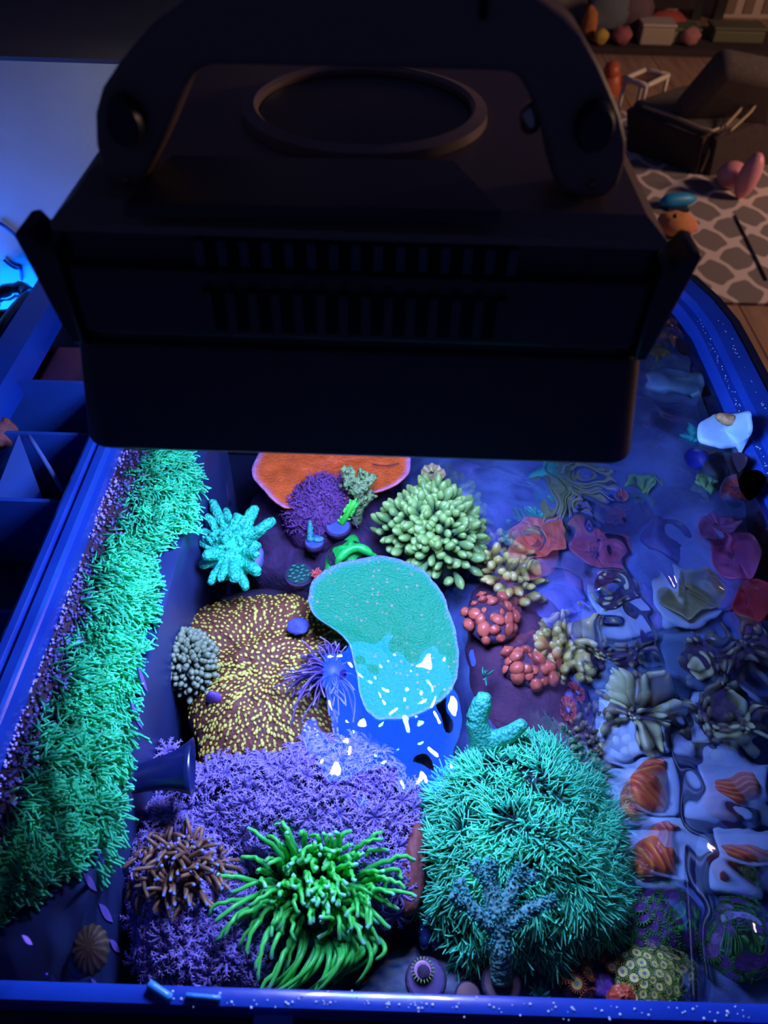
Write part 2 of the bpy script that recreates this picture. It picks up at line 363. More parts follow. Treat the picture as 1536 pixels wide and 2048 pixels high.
mb = MB(); a, b = P(298, 1968, 0.0225), P(340, 1996, 0.0225); tubes(mb, bez(a, (a + b) / 2, b, 5), np.full(5, 0.0022), 6); mb.build('rim_sticker', M('sticker_blue', (0.05, 0.3, 0.85), rough=0.3), tank)
mb = MB(); a, b = P(372, 1991, 0.0225), P(440, 1997, 0.0225); tubes(mb, bez(a, (a + b) / 2, b, 5), np.full(5, 0.0014), 6); mb.build('rim_sticker', MATS['sticker_blue'], tank)

# stand under the tank
st = thing('aquarium_stand', 'dark cabinet stand under the aquarium', 'cabinet', (0, 0.45, FZ))
mb = MB(); box(mb, (-0.39, 0.07, FZ), (0.36, 0.84, ZB - 0.021)); mb.build('cabinet_body', m_black, st, smooth=False)
for x0 in (-0.385, -0.012):
    mb = MB(); box(mb, (x0, 0.052, FZ + 0.02), (x0 + 0.365, 0.069, ZB - 0.03)); d = mb.build('door', m_blackg, st, smooth=False)
    mb = MB(); box(mb, (x0 + (0.34 if x0 < -0.1 else 0.015), 0.04, -0.7), (x0 + (0.35 if x0 < -0.1 else 0.025), 0.0515, -0.55)); mb.build('handle', m_rimd, d, smooth=False)

# ------------------------------------------------------------------ OVERFLOW: weir wall along the left, chamber behind it
m_weir = M('weir_plastic', (0.006, 0.03, 0.28), (0.008, 0.05, 0.34), nscale=16, rough=0.28, bump=0.1, bscale=80, coat=0.5)
m_navy = M('hazed_navy_plastic', (0.025, 0.042, 0.15), (0.04, 0.06, 0.2), nscale=22, rough=0.38)  # bluish water haze over the dark areas put into this navy
ov = thing('overflow_box', 'long black overflow box with slotted wall under the green polyps', 'overflow box', (-0.2, 0.4, ZB))
mb = MB(); prism(mb, [(XW0, -0.012), (XW0, 0.016), (XW0 + 0.004, 0.02), (XW0 + 0.009, 0.02), (XW0 + 0.0105, 0.017), (XW0 + 0.013, 0.017), (XW0 + 0.0145, 0.02), (XW0 + 0.021, 0.02), (XW0 + 0.0225, 0.013), (XW1, 0.012), (XW1, -0.012)], 'y', 0.093, 0.834); mb.build('top_bar', m_weir, ov, auto=35)
XO = -0.172
mb = MB(); box(mb, (XW0 + 0.002, 0.0935, ZB), (XW1 - 0.002, 0.8345, -0.012)); mb.build('chamber_wall', m_navy, ov, smooth=False)
mb = MB(); box(mb, (XW1 - 0.002, 0.0935, ZB), (XO, 0.62, -0.03)); mb.build('box_body', m_navy, ov, smooth=False)
sl = MB()
q = 18
lens = [(0.5 * (1 if k < q else -1) * 0.22 * math.sin(pi * (k % q) / q), (0.5 - (k % q) / q) * (1 if k < q else -1)) for k in range(2 * q)]
prism(sl, lens, 'x', 0, 1); slot = sl.mesh('drain_slot'); slot.materials.append(M('slot_purple', (0.34, 0.20, 0.85), rough=0.6))
for px, py, ln in ((284, 1360, 48), (272, 1432, 56), (206, 1718, 56), (178, 1764, 48), (210, 1826, 54), (228, 1892, 44), (52, 1880, 24), (100, 1955, 26), (186, 1965, 26)):
    c = PX(px, py, XO); c[0] = XO - 0.0005
    inst('drain_slot', slot, c, ov, scale=(0.0012, 0.024 * ln / 50, 0.036 * ln / 50))
# chamber behind the weir
mb = MB(); box(mb, (XL + 0.006, 0.094, -0.085), (XW0 + 0.001, 0.832, -0.08)); mb.build('chamber_floor', M('chamber_dark', (0.012, 0.016, 0.04), (0.02, 0.03, 0.08), nscale=20, rough=0.35), ov, smooth=False)
m_div = M('divider_blue', (0.01, 0.05, 0.32), (0.015, 0.07, 0.4), nscale=10, rough=0.3)
for y, z1 in ((0.445, 0.0), (0.535, -0.004), (0.60, 0.006), (0.345, -0.02)):
    mb = MB(); box(mb, (XL + 0.006, y, -0.08), (XW0 + 0.001, y + 0.004, z1)); mb.build('divider', m_div, ov, smooth=False)
mb = MB(); box(mb, (XL + 0.03, 0.62, -0.06), (XW0 - 0.004, 0.70, -0.02)); bevel(mb.build('filter_cup', M('cup_brown', (0.10, 0.03, 0.05), (0.05, 0.015, 0.05), nscale=30, rough=0.4), ov, smooth=False), 0.004)
mb = MB(); a = P(38, 868, 0.004); b0, b1 = P(-14, 998, -0.03), P(86, 998, -0.03); bk = np.array([a[0], 0.52, -0.03])
mb.add([a, b0, b1, bk], np.array([(0, 1, 2), (0, 2, 3), (0, 3, 1), (1, 3, 2)])); tag(mb.build('baffle_wedge', M('wedge_blue', (0.02, 0.10, 0.55), (0.05, 0.10, 0.30), nscale=12, rough=0.45), None, smooth=False), 'blue wedge-shaped baffle pointing up inside the left chamber', 'baffle')
mb = MB(); a, b = P(58, 872, 0.0), P(128, 985, -0.02); tubes(mb, bez(a, (a + b) / 2 + [0, 0, 0.004], b, 6), np.full(6, 0.0022), 6); tag(mb.build('airline_tube', M('airline', (0.08, 0.16, 0.5), rough=0.25), None), 'thin blue-grey airline tube slanting beside the blue wedge', 'tube')
mb = MB(); sphere(mb, P(8, 868, -0.012), (0.011, 0.016, 0.012), 14, 10, noise=0.3, nf=2.5); tag(mb.build('sponge', M('sponge_brown', (0.35, 0.09, 0.05), (0.12, 0.05, 0.08), nscale=120, rough=0.8, bump=0.5), None), 'rusty brown sponge lump at the edge of the left chamber', 'sponge')
# return hose coiled by the wall
hz = thing('return_hose', 'glossy black corrugated hose looped behind the left rim', 'hose', (-0.47, 0.82, 0))
mb = MB()
ctr = P(10, 606, -0.06); k = np.linspace(0.1 * pi, 1.9 * pi, 26)
pth = np.stack([ctr[0] + 0.030 * np.cos(k), ctr[1] + 0.03 * np.sin(k), ctr[2] + 0.004 * np.sin(2 * k)], 1); tubes(mb, pth, 0.010 + 0.0012 * np.sin(np.arange(26) * 2.1), 10); mb.build('hose', m_blackg, hz)
mb = MB(); a, b = P(-20, 700, -0.05), P(62, 590, -0.05); tubes(mb, bez(a, (a + b) / 2 + [0.01, 0, 0.02], b, 12), np.full(12, 0.008), 10); mb.build('hose', m_blackg, hz)
mb = MB(); p0 = P(10, 606, -0.06); lathe(mb, [(0.012, -0.006), (0.013, 0.0), (0.013, 0.016), (0.011, 0.02), (0.004, 0.02)], p0 + [-0.02, 0.0, 0.0], 16); mb.build('hose_coupling', m_navy, hz, auto=40)
mb = MB(); box(mb, (-0.72, 0.5, -0.19), (XL - 0.004, 0.903, -0.16)); tag(mb.build('side_ledge', m_navy, None, smooth=False), 'dark navy ledge between the tank rim and the wall', 'ledge')
mb = MB(); box(mb, (-1.2, 0.85, 0.212), (-0.16, 0.904, 0.42)); tag(bevel(mb.build('wall_shelf', M('shelf_wood', (0.035, 0.022, 0.02), (0.05, 0.03, 0.028), nscale=8, rough=0.6, stretch=(1, 6, 6)), None, smooth=False), 0.006), 'dark wooden wall box above the blue-lit wall', 'shelf')
mb = MB(); a = PY(0, 446, 0.902); b = PY(52, 498, 0.902); c2 = PY(8, 520, 0.902); d2 = PY(42, 536, 0.902); e2 = PY(44, 560, 0.902)
tubes(mb, bez(a, (a + b) / 2 + [0.01, 0, 0], b, 8), np.full(8, 0.0022), 5); tubes(mb, bez(c2, (c2 + d2) / 2 + [0, 0, -0.01], d2, 8), np.full(8, 0.002), 5); tubes(mb, bez(d2, (d2 + e2) / 2, e2, 6), np.full(6, 0.002), 5)
tag(mb.build('wall_cable', M('cable_blue', (0.02, 0.08, 0.35), rough=0.5), None), 'thin cable strung across the blue-lit wall', 'cable')

# added lamp bar, hidden between tank and wall to light it blue
rl = thing('wall_fill_lamp', 'slim black lamp bar added unseen behind the left rim to light the wall blue', 'lamp', (-0.56, 0.82, -0.16))
Rl = Matrix.Rotation(math.radians(-40), 3, 'X'); bx_ = np.array([[x, y, z] for z in (-0.008, 0.008) for x, y in ((-0.14, -0.02), (0.14, -0.02), (0.14, 0.02), (-0.14, 0.02))]); cl_ = np.array([-0.56, 0.815, -0.135])
mb = MB(); mb.add(bx_ @ np.array(Rl).T + cl_, np.array([(0, 3, 2, 1), (4, 5, 6, 7), (0, 1, 5, 4), (1, 2, 6, 5), (2, 3, 7, 6), (3, 0, 4, 7)])); mb.build('lamp_housing', m_black, rl, smooth=False)
ln_ = np.array([[x, y, 0.0086] for x, y in ((-0.13, -0.014), (0.13, -0.014), (0.13, 0.014), (-0.13, 0.014))]); mb = MB(); mb.add(np.concatenate([ln_, ln_ - [0, 0, 0.0004]]) @ np.array(Rl).T + cl_, np.array([(0, 1, 2, 3), (7, 6, 5, 4), (0, 4, 5, 1), (1, 5, 6, 2), (2, 6, 7, 3), (3, 7, 4, 0)])); mb.build('lamp_lens', emit('wall_fill_blue', (0.002, 0.14, 1.0), 75.0), rl, smooth=False)
for sx in (-0.12, 0.12):
    mb = MB(); box(mb, (-0.56 + sx - 0.008, 0.805, -0.16), (-0.56 + sx + 0.008, 0.825, -0.142)); mb.build('lamp_foot', m_black, rl, smooth=False)
# ------------------------------------------------------------------ WATER
nx, ny = 290, 370
gx, gy = np.meshgrid(np.linspace(XW1 - 0.003, XR0 + 0.001, nx), np.linspace(0.0925, YB, ny), indexing='ij')
wr = np.random.default_rng(21); hgt = np.zeros_like(gx); small = np.zeros_like(gx)
for k in range(22):
    lam = wr.uniform(0.016, 0.05); kk = 2 * pi / lam; a = wr.uniform(0, 2 * pi); ph = wr.uniform(0, 2 * pi)
    s_ = 1.0 if lam > 0.024 else 0.7
    hgt += s_ / kk * np.sin(kk * (math.cos(a) * gx + math.sin(a) * gy) + ph + 0.8 * np.sin(gx * 41 + k) + 0.8 * np.sin(gy * 37 + 2 * k))
    lam *= 0.75; kk = 2 * pi / lam
    small += 1.0 / kk * np.sin(kk * (math.cos(a * 3) * gx + math.sin(a * 3) * gy) + ph * 2 + 0.9 * np.sin(gx * 33 + k))
mk = wave_mask(gx, gy)
edge = np.clip(np.minimum.reduce([gx - gx.min(), gx.max() - gx, gy - gy.min(), gy.max() - gy]) / 0.02, 0, 1)
gz = edge * (hgt * (0.084 * mk) + small * 0.0105)
ii, jj = np.meshgrid(np.arange(nx - 1), np.arange(ny - 1), indexing='ij'); ii = ii.ravel(); jj = jj.ravel()
q = np.stack([ii * ny + jj, (ii + 1) * ny + jj, (ii + 1) * ny + jj + 1, ii * ny + jj + 1], 1)
mb = MB(); mb.add(np.stack([gx, gy, gz], 2).reshape(-1, 3), q, mk.reshape(-1))
m_water = bpy.data.materials.new('water'); m_water.use_nodes = True; nt = m_water.node_tree; N = nt.nodes; L = nt.links
N.remove(N['Principled BSDF'])
fr = N.new('ShaderNodeFresnel'); fr.inputs['IOR'].default_value = 1.33
gl = N.new('ShaderNodeBsdfGlossy'); gl.inputs['Roughness'].default_value = 0.0
tr = N.new('ShaderNodeBsdfTransparent'); tr.inputs[0].default_value = (0.93, 0.97, 1, 1)
rf = N.new('ShaderNodeBsdfRefraction'); rf.inputs['IOR'].default_value = N_WATER; rf.inputs['Roughness'].default_value = 0.0; rf.inputs['Color'].default_value = (0.95, 0.98, 1, 1)
at = N.new('ShaderNodeAttribute'); at.attribute_name = 't'
ma = N.new('ShaderNodeMath'); ma.operation = 'MULTIPLY'; ma.inputs[1].default_value = 0.8; L.new(at.outputs['Fac'], ma.inputs[0])
m1 = N.new('ShaderNodeMixShader'); L.new(ma.outputs[0], m1.inputs[0]); L.new(tr.outputs[0], m1.inputs[1]); L.new(rf.outputs[0], m1.inputs[2])
m2 = N.new('ShaderNodeMixShader'); L.new(fr.outputs[0], m2.inputs[0]); L.new(m1.outputs[0], m2.inputs[1]); L.new(gl.outputs[0], m2.inputs[2])
L.new(m2.outputs[0], N['Material Output'].inputs[0])
water = mb.build('water_surface', m_water, None, kind='structure')

# ------------------------------------------------------------------ LIGHT FIXTURE
lt = thing('aquarium_light', 'black aquarium light fixture with round fan and arched bracket', 'light fixture', (-0.013, 0.37, 0.22))
xc = -0.013; LZ = 0.22; YL = 0.273; YE = 0.475
def rrect(x0, x1, y0, y1, r, n=6):
    o = []
    for cx, cy_, a in ((x1 - r, y0 + r, -pi / 2), (x1 - r, y1 - r, 0), (x0 + r, y1 - r, pi / 2), (x0 + r, y0 + r, pi)):
        for k in range(n + 1): o.append((cx + r * math.cos(a + k * pi / 2 / n), cy_ + r * math.sin(a + k * pi / 2 / n)))
    return o
m_fix = M('fixture_black', (0.012, 0.013, 0.022), rough=0.4, bump=0.08, bscale=1200)
m_fixt = M('fixture_warm_lit', (0.19, 0.12, 0.095), rough=0.45, bump=0.08, bscale=1200)  # black plastic with the warm room light put into its brown
mb = MB(); ra, rb_ = rrect(-0.146, 0.12, YL, YE, 0.014), rrect(-0.1365, 0.1105, YL + 0.003, YE - 0.003, 0.013); nv = len(ra)
mb.add([(x, y, LZ) for x, y in ra] + [(x, y, 0.278) for x, y in rb_], [np.array([(i, (i + 1) % nv, nv + (i + 1) % nv, nv + i) for i in range(nv)]), np.array([list(range(nv))[::-1]]), np.array([list(range(nv, 2 * nv))])]); bevel(mb.build('lower_housing', m_fix, lt, auto=40), 0.0015)
mb = MB(); prism(mb, rrect(-0.132, 0.106, YL + 0.006, YE - 0.006, 0.012), 'z', 0.2781, 0.2835); mb.build('seam', m_fix, lt, auto=40)
mb = MB(); prism(mb, rrect(-0.135, 0.109, YL + 0.003, YE - 0.003, 0.012), 'z', 0.2836, 0.3135); bevel(mb.build('upper_housing', m_fix, lt, auto=40), 0.001)
mb = MB(); prism(mb, rrect(-0.131, 0.105, YL + 0.008, YE - 0.008, 0.006), 'z', 0.3135, 0.327); mb.build('vent_band', m_fix, lt, auto=40)
# top cover, tapering upwards
v = []
for (x0, x1, y0, y1, z) in ((-0.131, 0.105, YL + 0.006, YE - 0.004, 0.3271), (-0.131, 0.105, YL + 0.006, YE - 0.004, 0.3305), (-0.123, 0.097, YL + 0.014, YE - 0.01, 0.337)): v += [(x0, y0, z), (x1, y0, z), (x1, y1, z), (x0, y1, z)]
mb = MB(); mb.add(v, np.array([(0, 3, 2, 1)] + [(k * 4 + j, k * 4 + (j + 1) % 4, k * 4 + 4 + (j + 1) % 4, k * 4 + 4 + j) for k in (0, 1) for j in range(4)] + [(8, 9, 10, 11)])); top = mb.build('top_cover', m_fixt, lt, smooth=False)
# raised panel in front of the fan; shade put into its darker colour
g = lambda px, py, z=0.3375: P(px, py, z)
pl = [g(345, 335), g(905, 345), g(1000, 447), g(250, 432)]
mb = MB(); lo_ = [p.copy() for p in pl]; hi_ = [p + np.array([0, 0.002, 0.004]) for p in pl]
mb.add(lo_ + hi_, np.array([(0, 1, 2, 3), (4, 7, 6, 5)] + [(j, 4 + j, 4 + (j + 1) % 4, (j + 1) % 4) for j in range(4)])); mb.build('shaded_panel', m_fix, lt, smooth=False)
fc = P(730, 222, 0.338); mm = mpp(fc); fr_ = 215 * mm
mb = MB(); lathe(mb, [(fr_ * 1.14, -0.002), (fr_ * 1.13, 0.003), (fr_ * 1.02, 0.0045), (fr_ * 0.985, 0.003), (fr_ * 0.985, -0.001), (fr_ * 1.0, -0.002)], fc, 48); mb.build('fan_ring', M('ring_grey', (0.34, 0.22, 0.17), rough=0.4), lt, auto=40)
mb = MB(); lathe(mb, [(fr_ * 0.98, -0.001), (fr_ * 0.97, 0.0006), (fr_ * 0.3, 0.0016), (0.004, 0.0018)], fc, 40); mb.build('fan_grille', m_black, lt, auto=50)
# vents
for row, (z0, z1, yy, x0p, x1p, n, m_) in enumerate(((0.315, 0.3255, YL + 0.008, 398, 1030, 15, M('vent_bar_blue', (0.03, 0.04, 0.075), rough=0.35)), (0.287, 0.3065, YL + 0.003, 412, 1010, 14, m_fix))):
    z = (z0 + z1) / 2; xa = PY(x0p, 475 if row == 0 else 560, yy)[0]; xb = PY(x1p, 475 if row == 0 else 560, yy)[0]
    mb = MB(); box(mb, (xa, yy - 0.0006, z0), (xb, yy + 0.0004, z1)); mb.build('vent_recess', M('vent_dark', (0.001, 0.001, 0.002), rough=0.9), lt, smooth=False)
    bb = MB(); wv = (xb - xa) / (n - 1) * 0.2; box(bb, (-wv, -0.003, 0), (wv, 0.0004, z1 - z0)); vb = bb.mesh('vent_bar'); vb.materials.append(m_)
    for k in range(n): inst('vent_bar', vb, (xa + (xb - xa) * k / (n - 1), yy - 0.0002, z0), lt)
# flared side fins
for sgn in (-1, 1):
    xo = (-0.1355 if sgn < 0 else 0.1095)
    pr = [(xo + sgn * 0.0004, 0.2785), (xo + sgn * 0.0085, 0.323), (xo + sgn * 0.009, 0.3275), (xo + sgn * 0.0045, 0.3285), (xo - sgn * 0.001, 0.3205), (xo - sgn * 0.005, 0.321), (xo - sgn * 0.005, 0.2785)]
    mb = MB(); prism(mb, pr if sgn > 0 else pr[::-1], 'y', YL + 0.002, YL + 0.022); bevel(mb.build('side_fin', m_fix, lt, auto=30), 0.0012)
# arched bracket
yb = 0.297
def arch(pts): return [tuple(PY(x, y, yb)[[0, 2]]) for x, y in pts]
R_ = [(1176, 402), (1212, 398), (1238, 372), (1253, 325), (1254, 285), (1242, 232), (1222, 182), (1200, 132), (1165, 70), (1130, 35), (1080, 0), (1000, -45), (930, -70)]
L_ = [(520, -70), (440, -20), (350, 30), (280, 80), (235, 130), (202, 180), (188, 232), (190, 290), (202, 340), (222, 375), (250, 390), (280, 380), (306, 335), (330, 285), (350, 235), (372, 180), (396, 138), (430, 132)]
In = [(700, 138), (1000, 146), (1035, 150), (1058, 190), (1078, 240), (1095, 300), (1104, 350), (1122, 388)]
pts = arch(R_ + L_ + In)
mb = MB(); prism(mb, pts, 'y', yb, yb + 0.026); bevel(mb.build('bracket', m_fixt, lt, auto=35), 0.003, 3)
for px, py in ((256, 236), (1186, 246)):
    c = PY(px, py, yb); kr = 38 * mpp(c)
    mb = MB(); lathe(mb, [(kr * 0.95, -0.004), (kr, 0.0), (kr, 0.006), (kr * 0.85, 0.009), (kr * 0.2, 0.0095)], c + [0, 0.001, 0], 22, Matrix.Rotation(pi / 2, 3, 'X'), squash=(1, 1.25)); kn = mb.build('pivot_knob', m_black, lt, auto=40)
    mb = MB(); lathe(mb, [(0.0016, 0), (0.0016, 0.0022), (0.0003, 0.003)], PY(px - 2, py + 122, yb) + [0, 0.0005, 0], 8, Matrix.Rotation(pi / 2, 3, 'X')); mb.build('screw', M('screw_brown', (0.25, 0.15, 0.1), rough=0.35, metal=0.8), lt, auto=40)
c = PY(1062, 236, yb + 0.012); mb = MB(); sphere(mb, c, (0.0045, 0.004, 0.006), 12, 8); mb.build('thumb_screw', M('steel', (0.55, 0.5, 0.4), rough=0.25, metal=1.0), lt)
mb = MB(); a = PY(735, -60, yb); tubes(mb, [(a[0], yb + 0.013, a[2] - 0.006), (a[0], yb + 0.013, a[2] + 0.2), (a[0], yb + 0.013, a[2] + 0.6), (a[0], yb + 0.013, a[2] + 1.1)], np.full(4, 0.011), 14); mb.build('hanging_rod', m_fix, lt)
mb = MB(); a = PY(968, 10, yb - 0.0005); box(mb, (a[0] - 0.0015, yb - 0.001, a[2] - 0.004), (a[0] + 0.0015, yb + 0.002, a[2] + 0.006)); mb.build('bracket_slot', MATS['vent_dark'], lt, smooth=False)
# lens with its diodes on the underside
LC = np.array([xc + 0.022, YL + 0.112, LZ])
mb = MB(); prism(mb, rrect(LC[0] - 0.066, LC[0] + 0.066, LC[1] - 0.07, LC[1] + 0.07, 0.012), 'z', LZ - 0.0016, LZ - 0.0002); mb.build('lens', emit('lens_blue', (0.01, 0.10, 1.0), PANEL_STRENGTH), lt, smooth=False)
leds = [(x * 0.026, y * 0.028, (x + 2 * y) % 4) for x in (-2, -1, 0, 1, 2) for y in (-2, -1, 0, 1, 2) if (x + y) % 2 == 0]
lc_ = [(0.95, 1.0, 0.82), (0.12, 0.65, 1.0), (1.0, 0.80, 0.62), (0.10, 0.40, 1.0)]
lm = []
for c_i, col in enumerate(lc_):
    mb = MB(); lathe(mb, [(0.0052, 0.0008), (0.0054, -0.0006), (0.0048, -0.003), (0.0034, -0.0046), (0.0006, -0.0056)], (0, 0, 0), 12)
    me = mb.mesh('diode'); me.materials.append(emit('diode_%d' % c_i, col, LED_STRENGTH)); lm.append(me)
for x, y, k in leds: inst('diode', lm[int(k) % 4], (LC[0] + x, LC[1] + y, LZ - 0.0022), lt)
# ================================================================== REEF: left and centre
def hairs(mb, roots, dirs, length, r0, K=5, sides=5, bend=None, wig=0.15, zmax=-0.0012, taper=(1, 1.05, 1.0, 0.95, 0.75), bulb=None, ts=None):
    roots = np.asarray(roots, float); dirs = np.asarray(dirs, float); N_ = len(roots)
    dirs = dirs / (np.linalg.norm(dirs, axis=1, keepdims=True) + 1e-9); length = np.broadcast_to(length, (N_,))
    t = np.linspace(0, 1, K)[None, :, None]; l = np.asarray(length)[:, None, None]
    p = roots[:, None] + dirs[:, None] * l * t
    if bend is not None: p = p + np.asarray(bend)[:, None] * l * t * t
    p = p + rng.normal(0, wig, (N_, 1, 3)) * l * np.sin(t * pi * rng.uniform(0.8, 1.6, (N_, 1, 1)))
    if zmax is not None: p[..., 2] = np.minimum(p[..., 2], zmax - 0.0004 * rng.random((N_, 1)))
    r = np.interp(np.linspace(0, 1, K), np.linspace(0, 1, len(taper)), taper)[None] * np.broadcast_to(np.asarray(r0), (N_,))[:, None]
    return tubes(mb, p, r, sides, ts)
S = lin
m_gspbase = M('gsp_mat', (0.045, 0.02, 0.045), (0.10, 0.04, 0.07), nscale=120, rough=0.6, bump=0.5)
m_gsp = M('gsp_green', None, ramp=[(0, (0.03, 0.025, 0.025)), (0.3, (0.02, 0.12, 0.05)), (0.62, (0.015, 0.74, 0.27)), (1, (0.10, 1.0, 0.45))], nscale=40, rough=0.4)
m_bead = M('gsp_bead', (0.16, 0.10, 0.36), (0.35, 0.35, 0.8), nscale=300, rough=0.15, coat=0.6)
# --- green star polyps over the overflow box
gs = thing('star_polyp_mat', 'bright green star polyp carpet spread along the left overflow box', 'coral', (-0.2, 0.35, -0.03))
Lx = lambda y: np.interp(y, [860, 905, 1390, 1900], [243, 224, 22, -185])
Rx = lambda y: np.interp(y, [860, 920, 1000, 1048, 1070, 1082, 1110, 1180, 1260, 1330, 1440, 1520, 1560, 1650, 1700, 1740, 1800, 1850, 1900], [388, 384, 392, 388, 352, 318, 312, 300, 290, 272, 258, 240, 232, 222, 170, 120, 30, 0, -60])
def gsurf(s, y):
    px = Lx(y) + (Rx(y) - Lx(y)) * s
    z = np.where(s < 0.35, 0.004 - 0.03 * s, -0.0065 - 0.042 * (s - 0.35) ** 1.6)
    return np.array([P(a, b, c) for a, b, c in zip(px, y, z)])
ss, yy = np.meshgrid(np.linspace(0, 0.97, 14), np.linspace(862, 1880, 60), indexing='ij')
g1 = gsurf(ss.ravel(), yy.ravel()); nS, nY = ss.shape
low = g1.reshape(nS, nY, 3)[-1].copy(); low[:, 2] = -0.075; low[:, 0] -= 0.012
i, j = np.meshgrid(np.arange(nS - 1), np.arange(nY - 1), indexing='ij'); i = i.ravel(); j = j.ravel()
q = np.stack([i * nY + j, i * nY + j + 1, (i + 1) * nY + j + 1, (i + 1) * nY + j], 1); jj = np.arange(nY - 1); b0 = (nS - 1) * nY
q2 = np.stack([b0 + jj, b0 + jj + 1, nS * nY + jj + 1, nS * nY + jj], 1)
mb = MB(); mb.add(np.concatenate([g1, low]), [q, q2]); mb.build('mat', m_gspbase, gs)
n = 14500
s = np.clip(0.2 + 0.8 * rng.random(n) ** 0.8, 0, 1); y = rng.uniform(868, 1850, n)
keep = rng.random(n) < np.clip((s - 0.27) * 3.6, 0.06, 1); s = s[keep]; y = y[keep]
rt = gsurf(s * 0.97, y); fw = np.array([[mnoise.noise(Vector(p * 70)), mnoise.noise(Vector(p * 70 + 9)), 0.5 * mnoise.noise(Vector(p * 90 + 5))] for p in rt]) * 1.3; d = fw + np.stack([rng.normal(0.6, 0.22, len(s)), rng.normal(-0.12, 0.22, len(s)), np.clip(rng.normal(0.5, 0.25, len(s)), 0.05, 1.3)], 1)
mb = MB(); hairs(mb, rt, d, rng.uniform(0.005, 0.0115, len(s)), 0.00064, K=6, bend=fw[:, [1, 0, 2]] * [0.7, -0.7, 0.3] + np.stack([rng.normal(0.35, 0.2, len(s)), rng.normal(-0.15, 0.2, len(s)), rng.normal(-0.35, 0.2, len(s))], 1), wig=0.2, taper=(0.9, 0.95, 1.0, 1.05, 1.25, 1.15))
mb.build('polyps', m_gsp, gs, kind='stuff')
n = 2300; s = 0.02 + 0.46 * rng.random(n) ** 1.2; y = rng.uniform(868, 1860, n); rt = gsurf(s, y); mb = MB()
for p in rt: sphere(mb, p + [0, 0, 0.0012], np.array([1, 1, 1.1]) * rng.uniform(0.0006, 0.0017), 6, 4)
mb.build('closed_polyps', m_bead, gs, kind='stuff')
dm = Dome(ell(98, 1612, 122, 158, 28, 0.12, 3), -0.05, -0.013, n=48, rings=10, power=0.7)
mb = MB(); dm.mesh(mb, -0.08); mb.build('clump', m_gspbase, gs)
r, a = dm.scatter(3600); r = r ** 0.8; rt = dm.at(r, a); nn = dm.normal(r, a); outw = rt - dm.c; outw[:, 2] = 0; outw /= np.linalg.norm(outw, axis=1, keepdims=True) + 1e-9
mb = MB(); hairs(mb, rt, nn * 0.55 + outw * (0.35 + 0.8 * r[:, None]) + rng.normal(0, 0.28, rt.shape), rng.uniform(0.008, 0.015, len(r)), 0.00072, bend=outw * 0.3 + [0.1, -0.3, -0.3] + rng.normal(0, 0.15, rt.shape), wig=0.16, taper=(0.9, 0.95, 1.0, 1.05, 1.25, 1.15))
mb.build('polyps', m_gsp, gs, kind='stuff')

# --- rocks under the reef
m_rock = M('reef_rock', (0.035, 0.022, 0.05), (0.09, 0.05, 0.12), nscale=50, rough=0.85, bump=0.9, bscale=140)
m_rockp = M('purple_rock', (0.03, 0.014, 0.05), (0.08, 0.03, 0.11), nscale=70, rough=0.85, bump=1.0, bscale=160)
def rock(outl, ze, zc, label, mat=m_rock, wob=0.012, bottom=ZB + 0.001, name='reef_rock', power=0.5, wf=34, n=56, edge=8):
    d_ = Dome(outl, ze, zc, n=n, rings=14, power=power, wob=wob, wf=wf, edge_wob=edge); mb_ = MB(); d_.mesh(mb_, bottom)
    tag(mb_.build(name, mat), label, 'rock'); return d_
rock([(330, 1300), (400, 1200), (560, 1170), (700, 1200), (900, 1180), (960, 1300), (950, 1560), (820, 1600), (640, 1560), (420, 1560), (380, 1430)], -0.17, -0.155, 'dark central rock beneath the brown and teal corals')
rock([(250, 1680), (330, 1620), (400, 1560), (560, 1530), (760, 1540), (850, 1640), (840, 1800), (720, 1960), (600, 2010), (300, 1990), (300, 1850)], -0.165, -0.135, 'dark front rock beneath the purple pulsing coral')
rock([(500, 1010), (560, 960), (660, 985), (790, 990), (800, 1060), (770, 1130), (700, 1170), (620, 1190), (560, 1180), (500, 1150), (490, 1080)], -0.165, -0.12, 'purple crusted rock mound behind the teal plate coral', m_rockp, 0.016)

# --- purple tangle on the mound
pt = thing('purple_algae_tuft', 'dark purple tangled tuft in front of the orange plate coral', 'coral', P(650, 1030, -0.12))
dm = Dome([(560, 1040), (590, 1000), (640, 976), (690, 978), (715, 1010), (700, 1060), (650, 1085), (590, 1080)], -0.115, -0.072, n=40, rings=9)
mb = MB(); dm.mesh(mb, -0.15); mb.build('base', M('mauve_mat', (0.11, 0.035, 0.15), (0.18, 0.06, 0.22), nscale=120, rough=0.8, bump=0.8), pt)
r, a = dm.scatter(900); rt = dm.at(r, a); mb = MB(); hairs(mb, rt, dm.normal(r, a) + rng.normal(0, 0.7, rt.shape), rng.uniform(0.002, 0.0055, 900), 0.0006, sides=4, bend=rng.normal(0, 0.5, rt.shape), wig=0.3, ts=(0, 0.2, 0.5, 0.8, 1))
mb.build('filaments', M('purple_fil', None, ramp=[(0, (0.10, 0.03, 0.13)), (1, (0.28, 0.09, 0.36))], rough=0.6), pt, kind='stuff')

